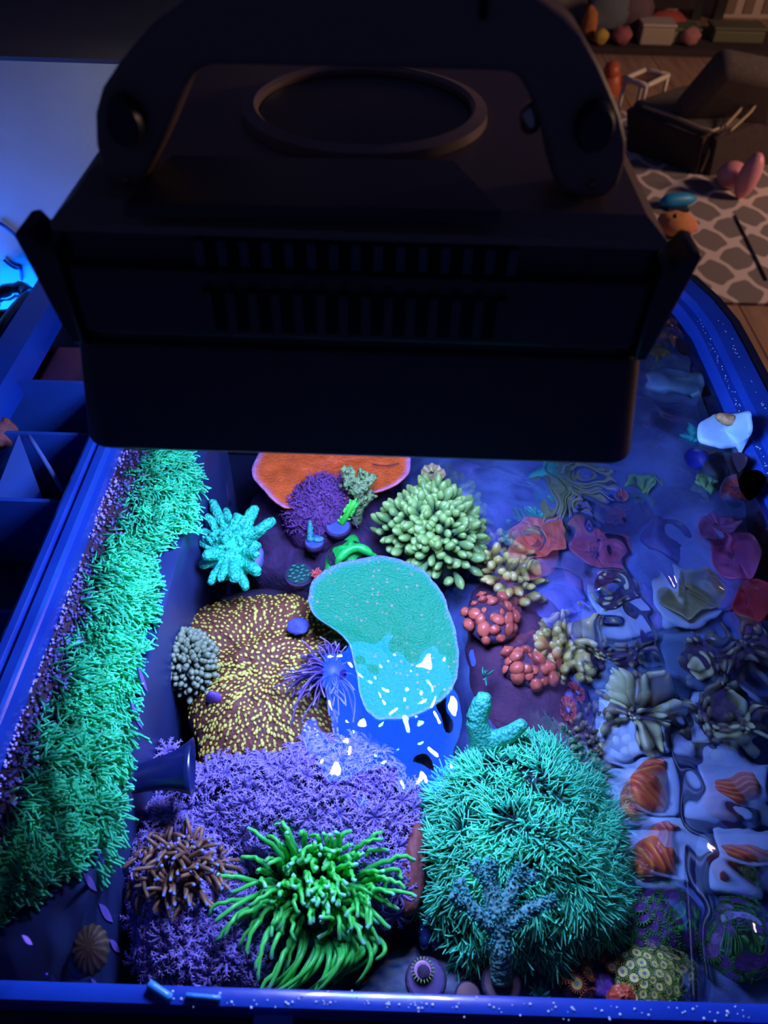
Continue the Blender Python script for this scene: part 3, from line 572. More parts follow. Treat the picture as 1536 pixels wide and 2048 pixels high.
# --- orange plate coral
def plate(name, label, outl, z, zc, mat, thick=0.004, n=96, rings=22, wob=0.003, wf=60, power=0.8, ewob=5, ctr=None, stalk=True, cat='coral', parent=None, tiltz=None):
    d_ = Dome(outl, z, zc, n=n, rings=rings, power=power, wob=wob, wf=wf, edge_wob=ewob, ctr=ctr)
    if tiltz is not None:
        d_.e = np.array([P_ + tiltz(P_) for P_ in d_.e])
    mb_ = MB(); d_.mesh(mb_, thick=thick); root = thing(name, label, cat, d_.c - [0, 0, 0.02]) if parent is None else parent
    mb_.build('plate', mat, root)
    if stalk:
        mb_ = MB(); lathe(mb_, [(0.022, -0.07), (0.016, -0.03), (0.013, -0.012), (0.02, -0.0035)], d_.c + [0, 0, zc - z], 14); mb_.build('stalk', m_rock, root)
    return root, d_
m_or = M('orange_plate', None, ramp=[(0, (0.95, 0.13, 0.02)), (0.9, (0.98, 0.15, 0.02)), (0.95, (0.95, 0.22, 0.2)), (0.985, (0.75, 0.35, 0.75))], nscale=90, rough=0.55, bump=0.9, bscale=420)
ora, _d = plate('plate_coral', 'orange plate coral with pale violet rim just below the light fixture', [(503, 948), (506, 925), (520, 900), (560, 872), (640, 855), (740, 858), (800, 875), (823, 912), (822, 945), (800, 966), (770, 980), (720, 990), (660, 1003), (600, 1014), (570, 1016), (548, 1003), (525, 978), (508, 962)], -0.088, -0.094, m_or, ewob=3)
a, b = P(745, 928, -0.085), P(798, 926, -0.085); mb = MB(); tubes(mb, bez(a, (a + b) / 2 + [0, -0.008, 0.001], b, 10), np.full(10, 0.0006), 5); mb.build('surface_scar', m_rock, ora)
# --- teal plate coral
m_teal = bpy.data.materials.new('teal_plate'); m_teal.use_nodes = True; nt = m_teal.node_tree; N = nt.nodes; L = nt.links; b_ = N['Principled BSDF']; b_.inputs['Roughness'].default_value = 0.55
at = N.new('ShaderNodeAttribute'); at.attribute_name = 't'; cr = N.new('ShaderNodeValToRGB'); L.new(at.outputs['Fac'], cr.inputs[0]); e = cr.color_ramp.elements
for k, (p_, c_) in enumerate([(0, (0.005, 0.29, 0.095)), (0.93, (0.005, 0.31, 0.115)), (0.965, (0.05, 0.3, 0.3)), (0.985, (0.2, 0.35, 0.5))]):
    el = e[k] if k < 2 else e.new(p_); el.position = p_; el.color = (*c_, 1)
tc = N.new('ShaderNodeTexCoord'); vo = N.new('ShaderNodeTexVoronoi'); vo.inputs['Scale'].default_value = 230; vo.inputs['Randomness'].default_value = 1; L.new(tc.outputs['Object'], vo.inputs['Vector'])
sep = N.new('ShaderNodeSeparateColor'); L.new(vo.outputs['Color'], sep.inputs[0]); gt = N.new('ShaderNodeMath'); gt.operation = 'GREATER_THAN'; gt.inputs[1].default_value = 0.72; L.new(sep.outputs[0], gt.inputs[0])
ls = N.new('ShaderNodeMath'); ls.operation = 'LESS_THAN'; ls.inputs[1].default_value = 0.3; L.new(vo.outputs['Distance'], ls.inputs[0]); mu = N.new('ShaderNodeMath'); mu.operation = 'MULTIPLY'; L.new(gt.outputs[0], mu.inputs[0]); L.new(ls.outputs[0], mu.inputs[1])
nz = N.new('ShaderNodeTexNoise'); nz.inputs['Scale'].default_value = 22; L.new(tc.outputs['Object'], nz.inputs['Vector']); mrn = N.new('ShaderNodeMapRange'); mrn.inputs[1].default_value = 0.4; mrn.inputs[2].default_value = 0.65; mrn.inputs[4].default_value = 0.6; L.new(nz.outputs[0], mrn.inputs[0])
mu2 = N.new('ShaderNodeMath'); mu2.operation = 'MULTIPLY'; L.new(mu.outputs[0], mu2.inputs[0]); L.new(mrn.outputs[0], mu2.inputs[1])
mxc = N.new('ShaderNodeMix'); mxc.data_type = 'RGBA'; L.new(mu2.outputs[0], mxc.inputs[0]); L.new(cr.outputs[0], mxc.inputs[6]); mxc.inputs[7].default_value = (0.75, 0.30, 0.22, 1); L.new(mxc.outputs[2], b_.inputs['Base Color'])
n3 = N.new('ShaderNodeTexNoise'); n3.inputs['Scale'].default_value = 480; L.new(tc.outputs['Object'], n3.inputs['Vector']); bp = N.new('ShaderNodeBump'); bp.inputs['Strength'].default_value = 1.0; bp.inputs['Distance'].default_value = 0.002; L.new(n3.outputs[0], bp.inputs['Height']); L.new(bp.outputs[0], b_.inputs['Normal'])
plate('plate_coral', 'large teal plate coral with pale blue rim in the tank centre', [(614, 1195), (622, 1168), (645, 1142), (690, 1119), (745, 1111), (800, 1118), (850, 1142), (884, 1180), (902, 1235), (917, 1290), (918, 1340), (908, 1378), (885, 1402), (850, 1425), (800, 1440), (752, 1440), (728, 1415), (715, 1360), (706, 1310), (696, 1280), (668, 1258), (634, 1236), (617, 1215)], -0.07, -0.078, m_teal, n=120, rings=26, ctr=(795, 1270), ewob=4)

# --- brown coral mound with yellow polyps
bc = thing('spotted_coral_mound', 'brown encrusting coral mound dotted with yellow polyps', 'coral', P(520, 1400, -0.15))
dm = Dome([(340, 1300), (352, 1258), (390, 1226), (440, 1206), (520, 1197), (590, 1196), (640, 1215), (690, 1262), (712, 1300), (690, 1350), (672, 1400), (682, 1450), (672, 1500), (620, 1515), (585, 1535), (535, 1560), (480, 1556), (430, 1550), (396, 1540), (398, 1490), (374, 1450), (372, 1420), (410, 1400), (385, 1370), (350, 1340)], -0.135, -0.098, n=110, rings=26, power=0.55, wob=0.010, wf=34, ctr=(535, 1380), edge_wob=4)
mb = MB(); dm.mesh(mb, -0.165); mb.build('crust', M('brown_crust', (0.17, 0.045, 0.022), (0.26, 0.075, 0.035), nscale=110, rough=0.65, bump=0.6, bscale=380), bc)
r, a = dm.spaced(1250); rt = dm.at(np.clip(r * 0.985, 0, 1), a); nn = dm.normal(np.clip(r, 0.02, 0.98), a); mb = MB()
for k in range(len(r)):
    o_ = rt[k] - dm.c; sz = rng.uniform(0.0012, 0.0019) * (1.25 if rng.random() < 0.15 else 1)
    R3 = basis(nn[k]); ax = R3.transposed() @ Vector(np.array([o_[0], o_[1], 0]) + rng.normal(0, 0.012, 3)); an = math.atan2(ax.y, ax.x)
    sphere(mb, rt[k] + nn[k] * 0.0004, (sz * rng.uniform(1.0, 1.6), sz * 0.85, sz * 0.5), 7, 5, R3 @ Matrix.Rotation(an, 3, 'Z'))
mb.build('yellow_polyps', M('yellow_polyp', None, ramp=[(0, (0.20, 0.08, 0.02)), (0.55, (0.70, 0.45, 0.03)), (0.85, (0.98, 0.85, 0.12)), (1, (1.0, 0.95, 0.22))], nscale=200, rough=0.4), bc, kind='stuff')
c = P(596, 1252, -0.094); mb = MB(); sphere(mb, c, (0.010, 0.009, 0.003), 30, 18, noise=0.12, nf=1.8); tag(mb.build('sponge_patch', M('blue_sponge', (0.10, 0.12, 0.5), (0.05, 0.05, 0.2), nscale=90, rough=0.7, bump=0.5)), 'small blue sponge patch on top of the yellow-dotted brown mound', 'sponge')

# --- round-tipped coral ball on the mound
def tip_ball(name, label, outl, ze, zc, ntip, tip_me, base_mat, size, out=0.55, par=None, jit=0.25, flat=0.0, tipname='polyp_tip', lim=XR, shrink=0.9):
    d_ = Dome(outl, ze, zc, n=44, rings=9, power=0.55, lim=lim); root = thing(name, label, 'coral', d_.c - [0, 0, 0.012]); mb_ = MB(); d_.mesh(mb_, ze - 0.03)
    v0 = mb_.V[0]; cc = v0.mean(0); mb_.V[0] = cc + (v0 - cc) * shrink
    mb_.build('body', base_mat, root)
    rr, aa = d_.spaced(ntip); pp = d_.at(rr, aa); nn_ = d_.normal(np.clip(rr, 0.03, 0.97), aa)
    for k in range(ntip):
        o_ = pp[k] - d_.c; o_[2] = 0; o_ /= np.linalg.norm(o_) + 1e-9
        dirn = nn_[k] * (1 - flat) + o_ * out * rr[k] + rng.normal(0, jit, 3) * 0.6
        inst(tipname, tip_me[k % len(tip_me)], pp[k], root, basis(dirn, rng.uniform(0, 6.28)), size * rng.uniform(0.8, 1.2))
    return root, d_
def tip_mesh(name, mat, ln=1.6, rx=0.42, ry=0.36, cup=False):
    mb_ = MB(); K = 8; t = np.linspace(0, 1, K); rad = np.array([0.45, 0.55, 0.7, 0.9, 1.05, 1.08, 0.85, 0.35])
    tubes(mb_, np.stack([np.zeros(K), np.zeros(K), t * ln], 1), rad * rx, 9, t); v = mb_.V[0]; v[:, 1] *= ry / rx; me_ = mb_.mesh(name); me_.materials.append(mat)
    me_.polygons.foreach_set('use_smooth', np.ones(len(me_.polygons), bool)); return me_
m_ham = M('hammer_tip', None, ramp=[(0, (0.03, 0.06, 0.07)), (0.55, (0.14, 0.20, 0.11)), (0.85, (0.42, 0.48, 0.24)), (1, (0.28, 0.36, 0.20))], rough=0.4)
hb, _ = tip_ball('hammer_coral', 'grey-green ball of round-tipped coral on the brown mound', ell(381, 1340, 47, 52), -0.115, -0.083, 210, [tip_mesh('polyp_tip', m_ham)], M('hammer_body', (0.02, 0.05, 0.07), rough=0.6), 0.0058, out=0.3)
c = P(428, 1396, -0.105); mb = MB(); sphere(mb, c, (0.007, 0.004, 0.009), 10, 8, noise=0.3); mb.build('skeleton', M('violet_skel', (0.22, 0.10, 0.5), rough=0.6), hb)

# --- teal branching coral
tb = thing('branching_coral', 'turquoise stubby branching coral beside the green carpet', 'coral', P(465, 1085, -0.11))
mb = MB(); c0 = P(462, 1085, -0.075); u = mpp(c0)
sphere(mb, c0 + [0, 0, -0.012], (48 * u, 52 * u * 1.25, 0.026), 20, 12)
tips = [(424, 1002), (413, 1030), (452, 1018), (478, 1030), (511, 1014), (548, 1040), (528, 1052), (404, 1060), (400, 1086), (410, 1112), (402, 1132), (420, 1166), (440, 1160), (492, 1178), (470, 1160), (516, 1146), (520, 1092), (515, 1110)]
for k, (x, y_) in enumerate(tips):
    e_ = P(x, y_, -0.07 + 0.012 * math.sin(k * 2.3)); s_ = c0 + (e_ - c0) * 0.25 + [0, 0, -0.012]; mid = (s_ + e_) / 2 + [0, 0, 0.004]
    pth = bez(s_, mid, e_, 7); tubes(mb, pth, np.array([15, 14, 12.5, 11.5, 11, 10.5, 7.5]) * u * (1 + 0.18 * math.sin(k * 5.1)), 10)
for k in range(46):
    a = rng.uniform(0, 2 * pi); r_ = 46 * math.sqrt(rng.random()); p_ = c0 + [r_ * u * math.cos(a), r_ * u * 1.2 * math.sin(a), 0.012 - 0.012 * (r_ / 46) ** 2]
    dr = np.array([math.cos(a) * 0.5, math.sin(a) * 0.5, 1.0]); L_n = rng.uniform(0.004, 0.010); tubes(mb, np.stack([p_ + dr * L_n * t for t in (-0.4, 0.2, 0.7, 1.0)]), np.array([7, 6.5, 5.5, 3.5]) * u, 8)
fused('branches', mb, M('turquoise', (0.012, 0.38, 0.24), (0.05, 0.80, 0.46), nscale=330, rough=0.5, bump=0.8, bscale=430, kind='voronoi'), tb, 0.0011, 1, 0.0012, 0.004)
mb = MB(); sphere(mb, P(472, 1100, -0.12), (0.02, 0.022, 0.035), 14, 10, noise=0.3); mb.build('base_rock', m_rockp, tb)
mb = MB(); sphere(mb, P(515, 1115, -0.098), (0.006, 0.012, 0.012), 12, 8, noise=0.2); tag(mb.build('shell_chip', M('lilac_chip', (0.20, 0.22, 0.6), (0.3, 0.3, 0.75), nscale=60, rough=0.5)), 'pale lilac shell chip at the right foot of the turquoise branching coral', 'shell')
for k, (x, y_) in enumerate(((425, 985), (408, 995), (450, 985))):
    mb = MB(); p_ = P(x, y_, -0.13); tubes(mb, np.stack([p_ + [0, 0, -0.02], p_, p_ + [0.002 * k - 0.002, 0.004, 0.016]]), np.array([0.004, 0.0035, 0.0008]), 5)
    tag(mb.build('purple_spike', M('spike_purple', (0.14, 0.05, 0.35), rough=0.6)), ('middle purple rock spike behind the turquoise branching coral', 'purple rock spike nearest the green carpet', 'purple rock spike farthest from the green carpet')[k], 'rock', 'purple rock spikes')

# --- frag plugs behind the teal plate
m_plug = M('plug_dark', (0.03, 0.015, 0.05), (0.06, 0.03, 0.10), nscale=90, rough=0.7, bump=0.6); m_plugb = M('plug_blue', (0.06, 0.10, 0.55), (0.10, 0.14, 0.6), nscale=70, rough=0.6)
def plug(px, py, z, rpx, label, topmat, name='frag_plug', lim=XR):
    c_ = PC(px, py, z, lim); R0 = rpx * mpp(c_); t_ = thing(name, label, 'frag plug', c_ - [0, 0, 0.02]); mb_ = MB()
    lathe(mb_, [(R0 * 0.35, -0.02), (R0 * 0.42, -0.008), (R0 * 0.9, -0.007), (R0, -0.004), (R0, -0.001), (R0 * 0.93, 0.0)], c_, 22); mb_.build('plug_body', m_plug, t_, auto=40)
    mb_ = MB(); lathe(mb_, [(R0 * 0.88, -0.0012), (R0 * 0.85, 0.0006), (R0 * 0.4, 0.0012), (0.0005, 0.0014)], c_, 20); mb_.build('plug_top', topmat, t_, auto=50); return t_, c_, R0
t_, c_, R0 = plug(676, 1052, -0.098, 27, 'frag plug with blue top holding the bright green stick coral', m_plugb)
stk = thing('stick_coral', 'short bright lime green stick coral on the blue plug', 'coral', c_)
a, b = P(683, 1048, -0.097), P(710, 1002, -0.078); mb = MB(); ax = bez(a, (a + b) / 2 + [0, 0, 0.001], b, 12); tubes(mb, ax, np.full(12, 0.0032) * np.r_[np.ones(11), 0.7], 8)
for k in range(60):
    q_ = rng.random(); p_ = a + (b - a) * q_; an = rng.uniform(0, 6.28); dr = np.array([math.cos(an), 0.5 * math.sin(an), math.sin(an)]); dr /= np.linalg.norm(dr); tubes(mb, np.stack([p_ + dr * 0.002, p_ + dr * 0.0042, p_ + dr * 0.0054 + (b - a) * 0.04]), np.array([0.0013, 0.0013, 0.0007]), 6)
mb.build('stick', M('lime_stick', None, ramp=[(0, (0.03, 0.5, 0.03)), (1, (0.10, 0.95, 0.08))], nscale=200, rough=0.4), stk)
t_, c_, R0 = plug(629, 1083, -0.105, 21, 'small frag plug carrying a teal bushy sprig', m_plugb)
spg = thing('sprig_coral', 'tiny teal sprig coral on the small plug', 'coral', c_)
mb = MB(); a, b = P(620, 1082, -0.104), P(620, 1042, -0.088); tubes(mb, bez(a, (a + b) / 2, b, 8), np.array([3, 3.2, 2.6, 3.0, 2.4, 2.6, 2.2, 1.2]) * 0.0011, 8)
for k in range(26): p_ = a + (b - a) * rng.random() + rng.normal(0, 0.0012, 3); sphere(mb, p_, rng.uniform(0.0012, 0.0022), 6, 5)
sphere(mb, P(636, 1078, -0.102), (0.006, 0.004, 0.002), 10, 6); mb.build('sprig', M('sprig_teal', (0.03, 0.22, 0.24), (0.08, 0.45, 0.40), nscale=260, rough=0.5), spg)
t_, c_, R0 = plug(598, 1148, -0.105, 30, 'round frag plug with dark green ridged polyps', M('plug_green', (0.01, 0.05, 0.05), rough=0.6))
for k in range(16):
    an = k * 2.4; rr_ = R0 * 0.75 * math.sqrt((k + 0.5) / 16); mb = MB(); p_ = c_ + [rr_ * math.cos(an), rr_ * math.sin(an), 0.0018]; sphere(mb, p_, (0.0026, 0.0012, 0.0014), 8, 5, Matrix.Rotation(0.5 + rng.normal(0, 0.4), 3, 'Z')); mb.build('ridge', M('ridge_green', (0.03, 0.25, 0.16), rough=0.4), t_)
stf = thing('starlet_polyp', 'tiny red starburst polyp beside the round plug', 'polyp', P(634, 1146, -0.1)); mb = MB(); c = P(634, 1148, -0.098)
hairs(mb, np.repeat(c[None], 14, 0), np.stack([np.cos(np.arange(14) * 0.45), np.sin(np.arange(14) * 0.45), np.full(14, 0.35)], 1), np.full(14, 0.0065), 0.0008); mb.build('arms', M('star_red', (0.75, 0.10, 0.06), rough=0.5), stf)

# --- grey-green knobbly branch in front of the orange plate
kb = thing('knobby_branch_coral', 'grey-green knobby upright branch in front of the orange plate', 'coral', P(715, 1045, -0.11)); mb = MB()
pts_ = [((712, 1046, -0.115), (722, 1005, -0.085)), ((722, 1005, -0.085), (705, 965, -0.06)), ((705, 965, -0.06), (700, 936, -0.05)), ((715, 985, -0.07), (748, 950, -0.055)), ((722, 1010, -0.09), (745, 985, -0.08)), ((705, 965, -0.06), (688, 950, -0.058)), ((730, 965, -0.062), (722, 945, -0.052))]
for A_, B_ in pts_:
    a, b = P(*A_), P(*B_); tubes(mb, bez(a, (a + b) / 2, b, 6), np.array([6, 6.5, 5.5, 6, 5, 3.5]) * 0.00085, 9)
    for k in range(14): p_ = a + (b - a) * rng.uniform(0.2, 1) + rng.normal(0, 0.003, 3); sphere(mb, p_, rng.uniform(0.0016, 0.003), 7, 5)
fused('branch', mb, M('knob_grey', (0.03, 0.04, 0.02), (0.26, 0.40, 0.13), nscale=240, rough=0.5, bump=0.7, bscale=500, kind='voronoi'), kb, 0.0011, 1, 0.001, 0.003)

# --- bright green folded crust
gf, _d = plate('folded_green_coral', 'vivid green folded crust coral tucked behind the teal plate', [(648, 1165), (650, 1125), (656, 1100), (680, 1088), (702, 1068), (716, 1070), (722, 1088), (738, 1108), (756, 1108), (758, 1118), (735, 1135), (700, 1160), (670, 1178)], -0.098, -0.086, M('vivid_green', (0.01, 0.48, 0.05), (0.015, 0.7, 0.09), nscale=90, rough=0.45, bump=0.3), thick=0.004, n=60, rings=10, wob=0.010, wf=70, ewob=2, stalk=True)
mb = MB(); a, b, c = P(672, 1128, -0.083), P(705, 1090, -0.076), P(746, 1112, -0.082); tubes(mb, bez(a, b + [0, 0.006, 0.006], c, 12), np.array([2, 4, 5, 5, 5, 5, 5, 5, 5, 5, 4, 2]) * 0.0009, 9); mb.build('fold', MATS['vivid_green'], gf)

# --- frogspawn with long rounded tips
m_frog = M('frog_tip', None, ramp=[(0, (0.05, 0.12, 0.06)), (0.4, (0.16, 0.34, 0.10)), (0.75, (0.25, 0.45, 0.10)), (0.97, (0.42, 0.66, 0.16))], nscale=80, rough=0.35)
tip_ball('frogspawn_coral', 'pale green frogspawn coral with rounded finger tips', [(762, 1075), (790, 1045), (812, 1040), (835, 1010), (870, 1008), (905, 1030), (935, 1062), (960, 1085), (945, 1115), (925, 1150), (892, 1172), (862, 1150), (830, 1125), (790, 1105)], -0.112, -0.066, 240, [tip_mesh('polyp_tip', m_frog, 1.3, 0.46, 0.36), tip_mesh('polyp_tip', m_frog, 1.9, 0.44, 0.34)], M('frog_body', (0.03, 0.08, 0.05), rough=0.6), 0.0100, out=0.4, jit=0.6, shrink=0.86)

# --- purple anemone tuft
an_ = thing('anemone', 'violet thin-armed anemone between the brown mound and teal plate', 'anemone', P(668, 1350, -0.1)); c0 = P(664, 1345, -0.088)
mb = MB(); sphere(mb, c0 + [0, 0, -0.006], (0.014, 0.014, 0.014), 14, 10); mb.build('column', M('anem_col', (0.03, 0.02, 0.2), rough=0.5), an_)
m_an = M('anem_arm', None, ramp=[(0, (0.05, 0.04, 0.30)), (0.6, (0.16, 0.09, 0.40)), (0.92, (0.40, 0.24, 0.45)), (1, (0.5, 0.4, 0.75))], rough=0.4)
for k in range(85):
    a = rng.uniform(1.2, 5.6) if k < 66 else rng.uniform(0, 6.28); el = rng.uniform(0.05, 0.9); d = np.array([math.cos(a) * math.cos(el), math.sin(a) * math.cos(el), math.sin(el)]); ln = rng.uniform(0.02, 0.034) * (0.7 + 0.3 * math.cos(el))
    mb = MB(); st_ = c0 + d * 0.009; hairs(mb, st_[None], d[None], [ln], 0.0009, K=7, sides=6, bend=np.array([[0, -0.1, -0.55]]) + rng.normal(0, 0.15, (1, 3)), wig=0.08, taper=(1.2, 1, 0.9, 0.8, 0.8, 0.8, 1.0)); mb.build('tentacle', m_an, an_)

# --- nozzle
nz_ = thing('flow_nozzle', 'dark blue flared return nozzle poking out of the green carpet', 'nozzle', P(240, 1570, -0.06))
a, b = P(205, 1572, -0.072), P(385, 1532, -0.055); ax = b - a; ln = np.linalg.norm(ax); Rz = basis(ax); u = mpp(b)
mb = MB(); prof = [(27, 0), (28, 0.15), (30, 0.4), (34, 0.62), (41, 0.8), (52, 0.93), (60, 1.0), (58, 1.0), (38, 0.78), (26, 0.5)]
upv = np.array([0, 0, 1.0]); sidev = np.cross(ax / ln, upv); sidev /= np.linalg.norm(sidev)
th = np.arange(28) * 2 * pi / 28; v = []
for r_, h_ in prof:
    for t in th: v.append(a + ax * h_ + sidev * (r_ * u * math.cos(t)) + np.array([0, 0, 1]) * (r_ * 0.62 * u * math.sin(t)))
K = len(prof); q = np.array([(i * 28 + j, i * 28 + (j + 1) % 28, (i + 1) * 28 + (j + 1) % 28, (i + 1) * 28 + j) for i in range(K - 1) for j in range(28)]); mb.add(v, q); mb.build('nozzle_cone', M('nozzle_navy', (0.006, 0.010, 0.06), (0.012, 0.02, 0.12), nscale=30, rough=0.25, coat=0.4), nz_)
mb = MB(); tubes(mb, np.stack([a - ax * 0.4, a - ax * 0.1, a + ax * 0.12]), np.full(3, 25 * u), 18); mb.build('nozzle_pipe', m_navy, nz_)
mb = MB(); sphere(mb, P(234, 1553, -0.05), (0.0035, 0.004, 0.003), 10, 6, noise=0.2); mb.build('coralline_spot', M('coralline', (0.35, 0.2, 0.75), rough=0.5), nz_)

# --- pulsing xenia
def xenia_mesh(seed, mat):
    r0 = np.random.default_rng(seed); mb_ = MB(); tubes(mb_, [(0, 0, -1.0), (0, 0, -0.5), (0, 0, -0.02)], [0.16, 0.15, 0.2], 7, (0, 0, 0.2))
    for k in range(8):
        a = k * pi / 4 + r0.normal(0, 0.06); l = r0.uniform(0.9, 1.1); t = np.linspace(0, 1, 5); up = r0.uniform(0.25, 0.6)
        rad = t * l; hh = up * np.sin(t * 2.2) ; arm = np.stack([rad * math.cos(a), rad * math.sin(a), hh], 1); tubes(mb_, arm, [0.12, 0.12, 0.11, 0.09, 0.05], 5, (0.15, 0.35, 0.6, 0.8, 1))
        for i in range(1, 5):
            for sg in (-1, 1, -0.45, 0.45):
                b_ = arm[i] - (arm[i] - arm[i - 1]) * (0.4 if abs(sg) < 1 else 0); an = a + sg * 0.95; d_ = np.array([math.cos(an), math.sin(an), 0.25]) * 0.30 * (1.1 - 0.12 * i); tubes(mb_, np.stack([b_, b_ + d_ * 0.6, b_ + d_]), [0.05, 0.045, 0.028], 3, (0.5, 0.8, 1))
    me_ = mb_.mesh('xenia_polyp'); me_.materials.append(mat); me_.polygons.foreach_set('use_smooth', np.ones(len(me_.polygons), bool)); return me_
m_xen = M('xenia_lilac', None, ramp=[(0, (0.05, 0.04, 0.16)), (0.3, (0.20, 0.14, 0.46)), (0.7, (0.38, 0.26, 0.70)), (1, (0.55, 0.40, 0.9))], nscale=60, rough=0.5)
xm = [xenia_mesh(k, m_xen) for k in range(4)]
def xenia(label, outl, ze, zc, count, size, shrink=0.93):
    d_ = Dome(outl, ze, zc, n=64, rings=14, power=0.5, wob=0.008, wf=50); root = thing('pulsing_coral', label, 'coral', d_.c - [0, 0, 0.02]); mb_ = MB(); d_.mesh(mb_, ze - 0.04); v0 = mb_.V[0]; cc = v0.mean(0); mb_.V[0] = cc + (v0 - cc) * shrink; mb_.build('mat', M('xenia_mat', (0.03, 0.022, 0.10), (0.05, 0.035, 0.14), nscale=60, rough=0.7), root)
    r_, a_ = d_.spaced(count); pp = d_.at(r_, a_); nn_ = d_.normal(np.clip(r_, 0.03, 0.97), a_)
    for k in range(count): inst('polyp', xm[k % 4], pp[k] + nn_[k] * size * 0.55 + rng.normal(0, 0.0015, 3), root, basis(nn_[k] + rng.normal(0, 0.28, 3) + [0, -0.1, 0.2], rng.uniform(0, 6.28)), size * rng.uniform(0.8, 1.2))
    return root
xenia('lilac pulsing coral field behind the two torch corals', [(392, 1572), (410, 1556), (470, 1545), (530, 1560), (580, 1532), (640, 1510), (700, 1500), (760, 1530), (812, 1580), (838, 1640), (826, 1700), (812, 1760), (818, 1830), (770, 1840), (700, 1760), (600, 1720), (500, 1720), (430, 1690), (380, 1640), (340, 1620), (360, 1590)], -0.125, -0.085, 250, 0.0098)
xenia('lilac pulsing coral field around and below the brown torch', [(252, 1690), (270, 1650), (320, 1618), (390, 1625), (450, 1690), (480, 1780), (500, 1860), (560, 1930), (560, 1985), (480, 1990), (320, 1980), (305, 1920), (300, 1860), (270, 1800), (246, 1740)], -0.13, -0.095, 190, 0.0098)
c = P(336, 1505, -0.1); sx = thing('pulsing_coral', 'lone lilac polyp sprouting behind the nozzle mouth', 'coral', c); inst('polyp', xm[1], c, sx, basis((0.0, 0.2, 1)), 0.011)
mb = MB(); tubes(mb, np.stack([c + [0, 0, -0.06], c + [0, 0, -0.03], c + [0, 0, -0.004]]), np.array([0.005, 0.0035, 0.0025]), 8); mb.build('stem', MATS['xenia_mat'], sx)

# --- torch corals
def tentacle(root, mat, path, r_base, r_mid, bulb, bm):
    K = len(path); t = np.linspace(0, 1, K); rad = np.interp(t, [0, 0.35, 0.9, 0.94, 0.975, 1], [r_base, (r_base + r_mid) / 2, r_mid, r_mid, bulb, bulb * 0.7]); mb_ = MB(); tubes(mb_, path, rad, 8, t)
    o = mb_.build('tentacle', mat, root); return o
tg = thing('torch_coral', 'neon green torch coral with long pale-tipped tentacles', 'coral', P(630, 1800, -0.12)); c0 = P(632, 1785, -0.105); u = mpp(c0)
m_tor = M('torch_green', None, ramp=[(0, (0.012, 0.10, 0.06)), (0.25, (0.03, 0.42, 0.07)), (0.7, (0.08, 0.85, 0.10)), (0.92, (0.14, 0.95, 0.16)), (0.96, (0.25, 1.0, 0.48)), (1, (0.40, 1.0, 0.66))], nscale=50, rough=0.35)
mb = MB(); sphere(mb, c0 + [0, 0, -0.014], (0.034, 0.036, 0.02), 24, 12, noise=0.12); mb.build('oral_disc', M('torch_disc', (0.015, 0.05, 0.12), (0.02, 0.12, 0.12), nscale=60, rough=0.5), tg)
# tips read off the photograph: (px, py), then extra ones between
T1 = [(436, 1752), (420, 1826), (432, 1880), (452, 1872), (480, 1895), (494, 1912), (510, 1935), (482, 1716), (496, 1655), (533, 1672), (546, 1650), (558, 1645), (572, 1664), (600, 1668), (620, 1672), (646, 1666), (660, 1668), (673, 1665), (703, 1664), (706, 1690), (738, 1672), (764, 1668), (762, 1680), (776, 1702), (827, 1720), (806, 1756), (812, 1776), (831, 1796), (768, 1744), (788, 1792), (797, 1818), (779, 1858), (757, 1884), (728, 1888), (700, 1722), (714, 1732), (680, 1700), (630, 1690), (640, 1712), (528, 1785), (655, 1776), (662, 1792), (694, 1794), (605, 1813), (648, 1812), (645, 1844), (540, 1872), (552, 1862), (574, 1895), (540, 1915), (586, 1880), (690, 1832), (715, 1832), (720, 1857), (752, 1838), (700, 1880), (516, 1960), (540, 1980), (572, 1935), (560, 2000), (512, 1990), (455, 1790), (430, 1846), (470, 1842), (600, 1700), (612, 1724), (580, 1728), (668, 1750), (730, 1712)]
extra = []
for k in range(34): extra.append((632 + rng.normal(0, 34), 1790 + rng.normal(0, 24)))
for k in range(52):
    a = rng.uniform(0, 2 * pi); r_ = rng.uniform(0.35, 0.85); extra.append((632 + 185 * r_ * math.cos(a), 1785 + 125 * r_ * math.sin(a)))
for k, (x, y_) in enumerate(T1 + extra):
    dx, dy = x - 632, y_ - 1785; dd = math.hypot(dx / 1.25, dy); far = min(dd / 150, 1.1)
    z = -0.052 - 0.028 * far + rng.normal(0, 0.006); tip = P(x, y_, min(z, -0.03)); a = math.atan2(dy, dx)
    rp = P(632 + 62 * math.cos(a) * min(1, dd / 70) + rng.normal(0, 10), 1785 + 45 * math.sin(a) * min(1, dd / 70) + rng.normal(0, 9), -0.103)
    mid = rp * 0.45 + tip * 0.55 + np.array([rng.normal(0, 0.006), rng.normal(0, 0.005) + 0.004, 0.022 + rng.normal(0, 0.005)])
    tentacle(tg, m_tor, bez(rp, mid, tip, 12) + rng.normal(0, 0.0006, (12, 3)), 7.2 * u * rng.uniform(0.85, 1.2), 3.9 * u * rng.uniform(0.85, 1.15), 6.3 * u, None)
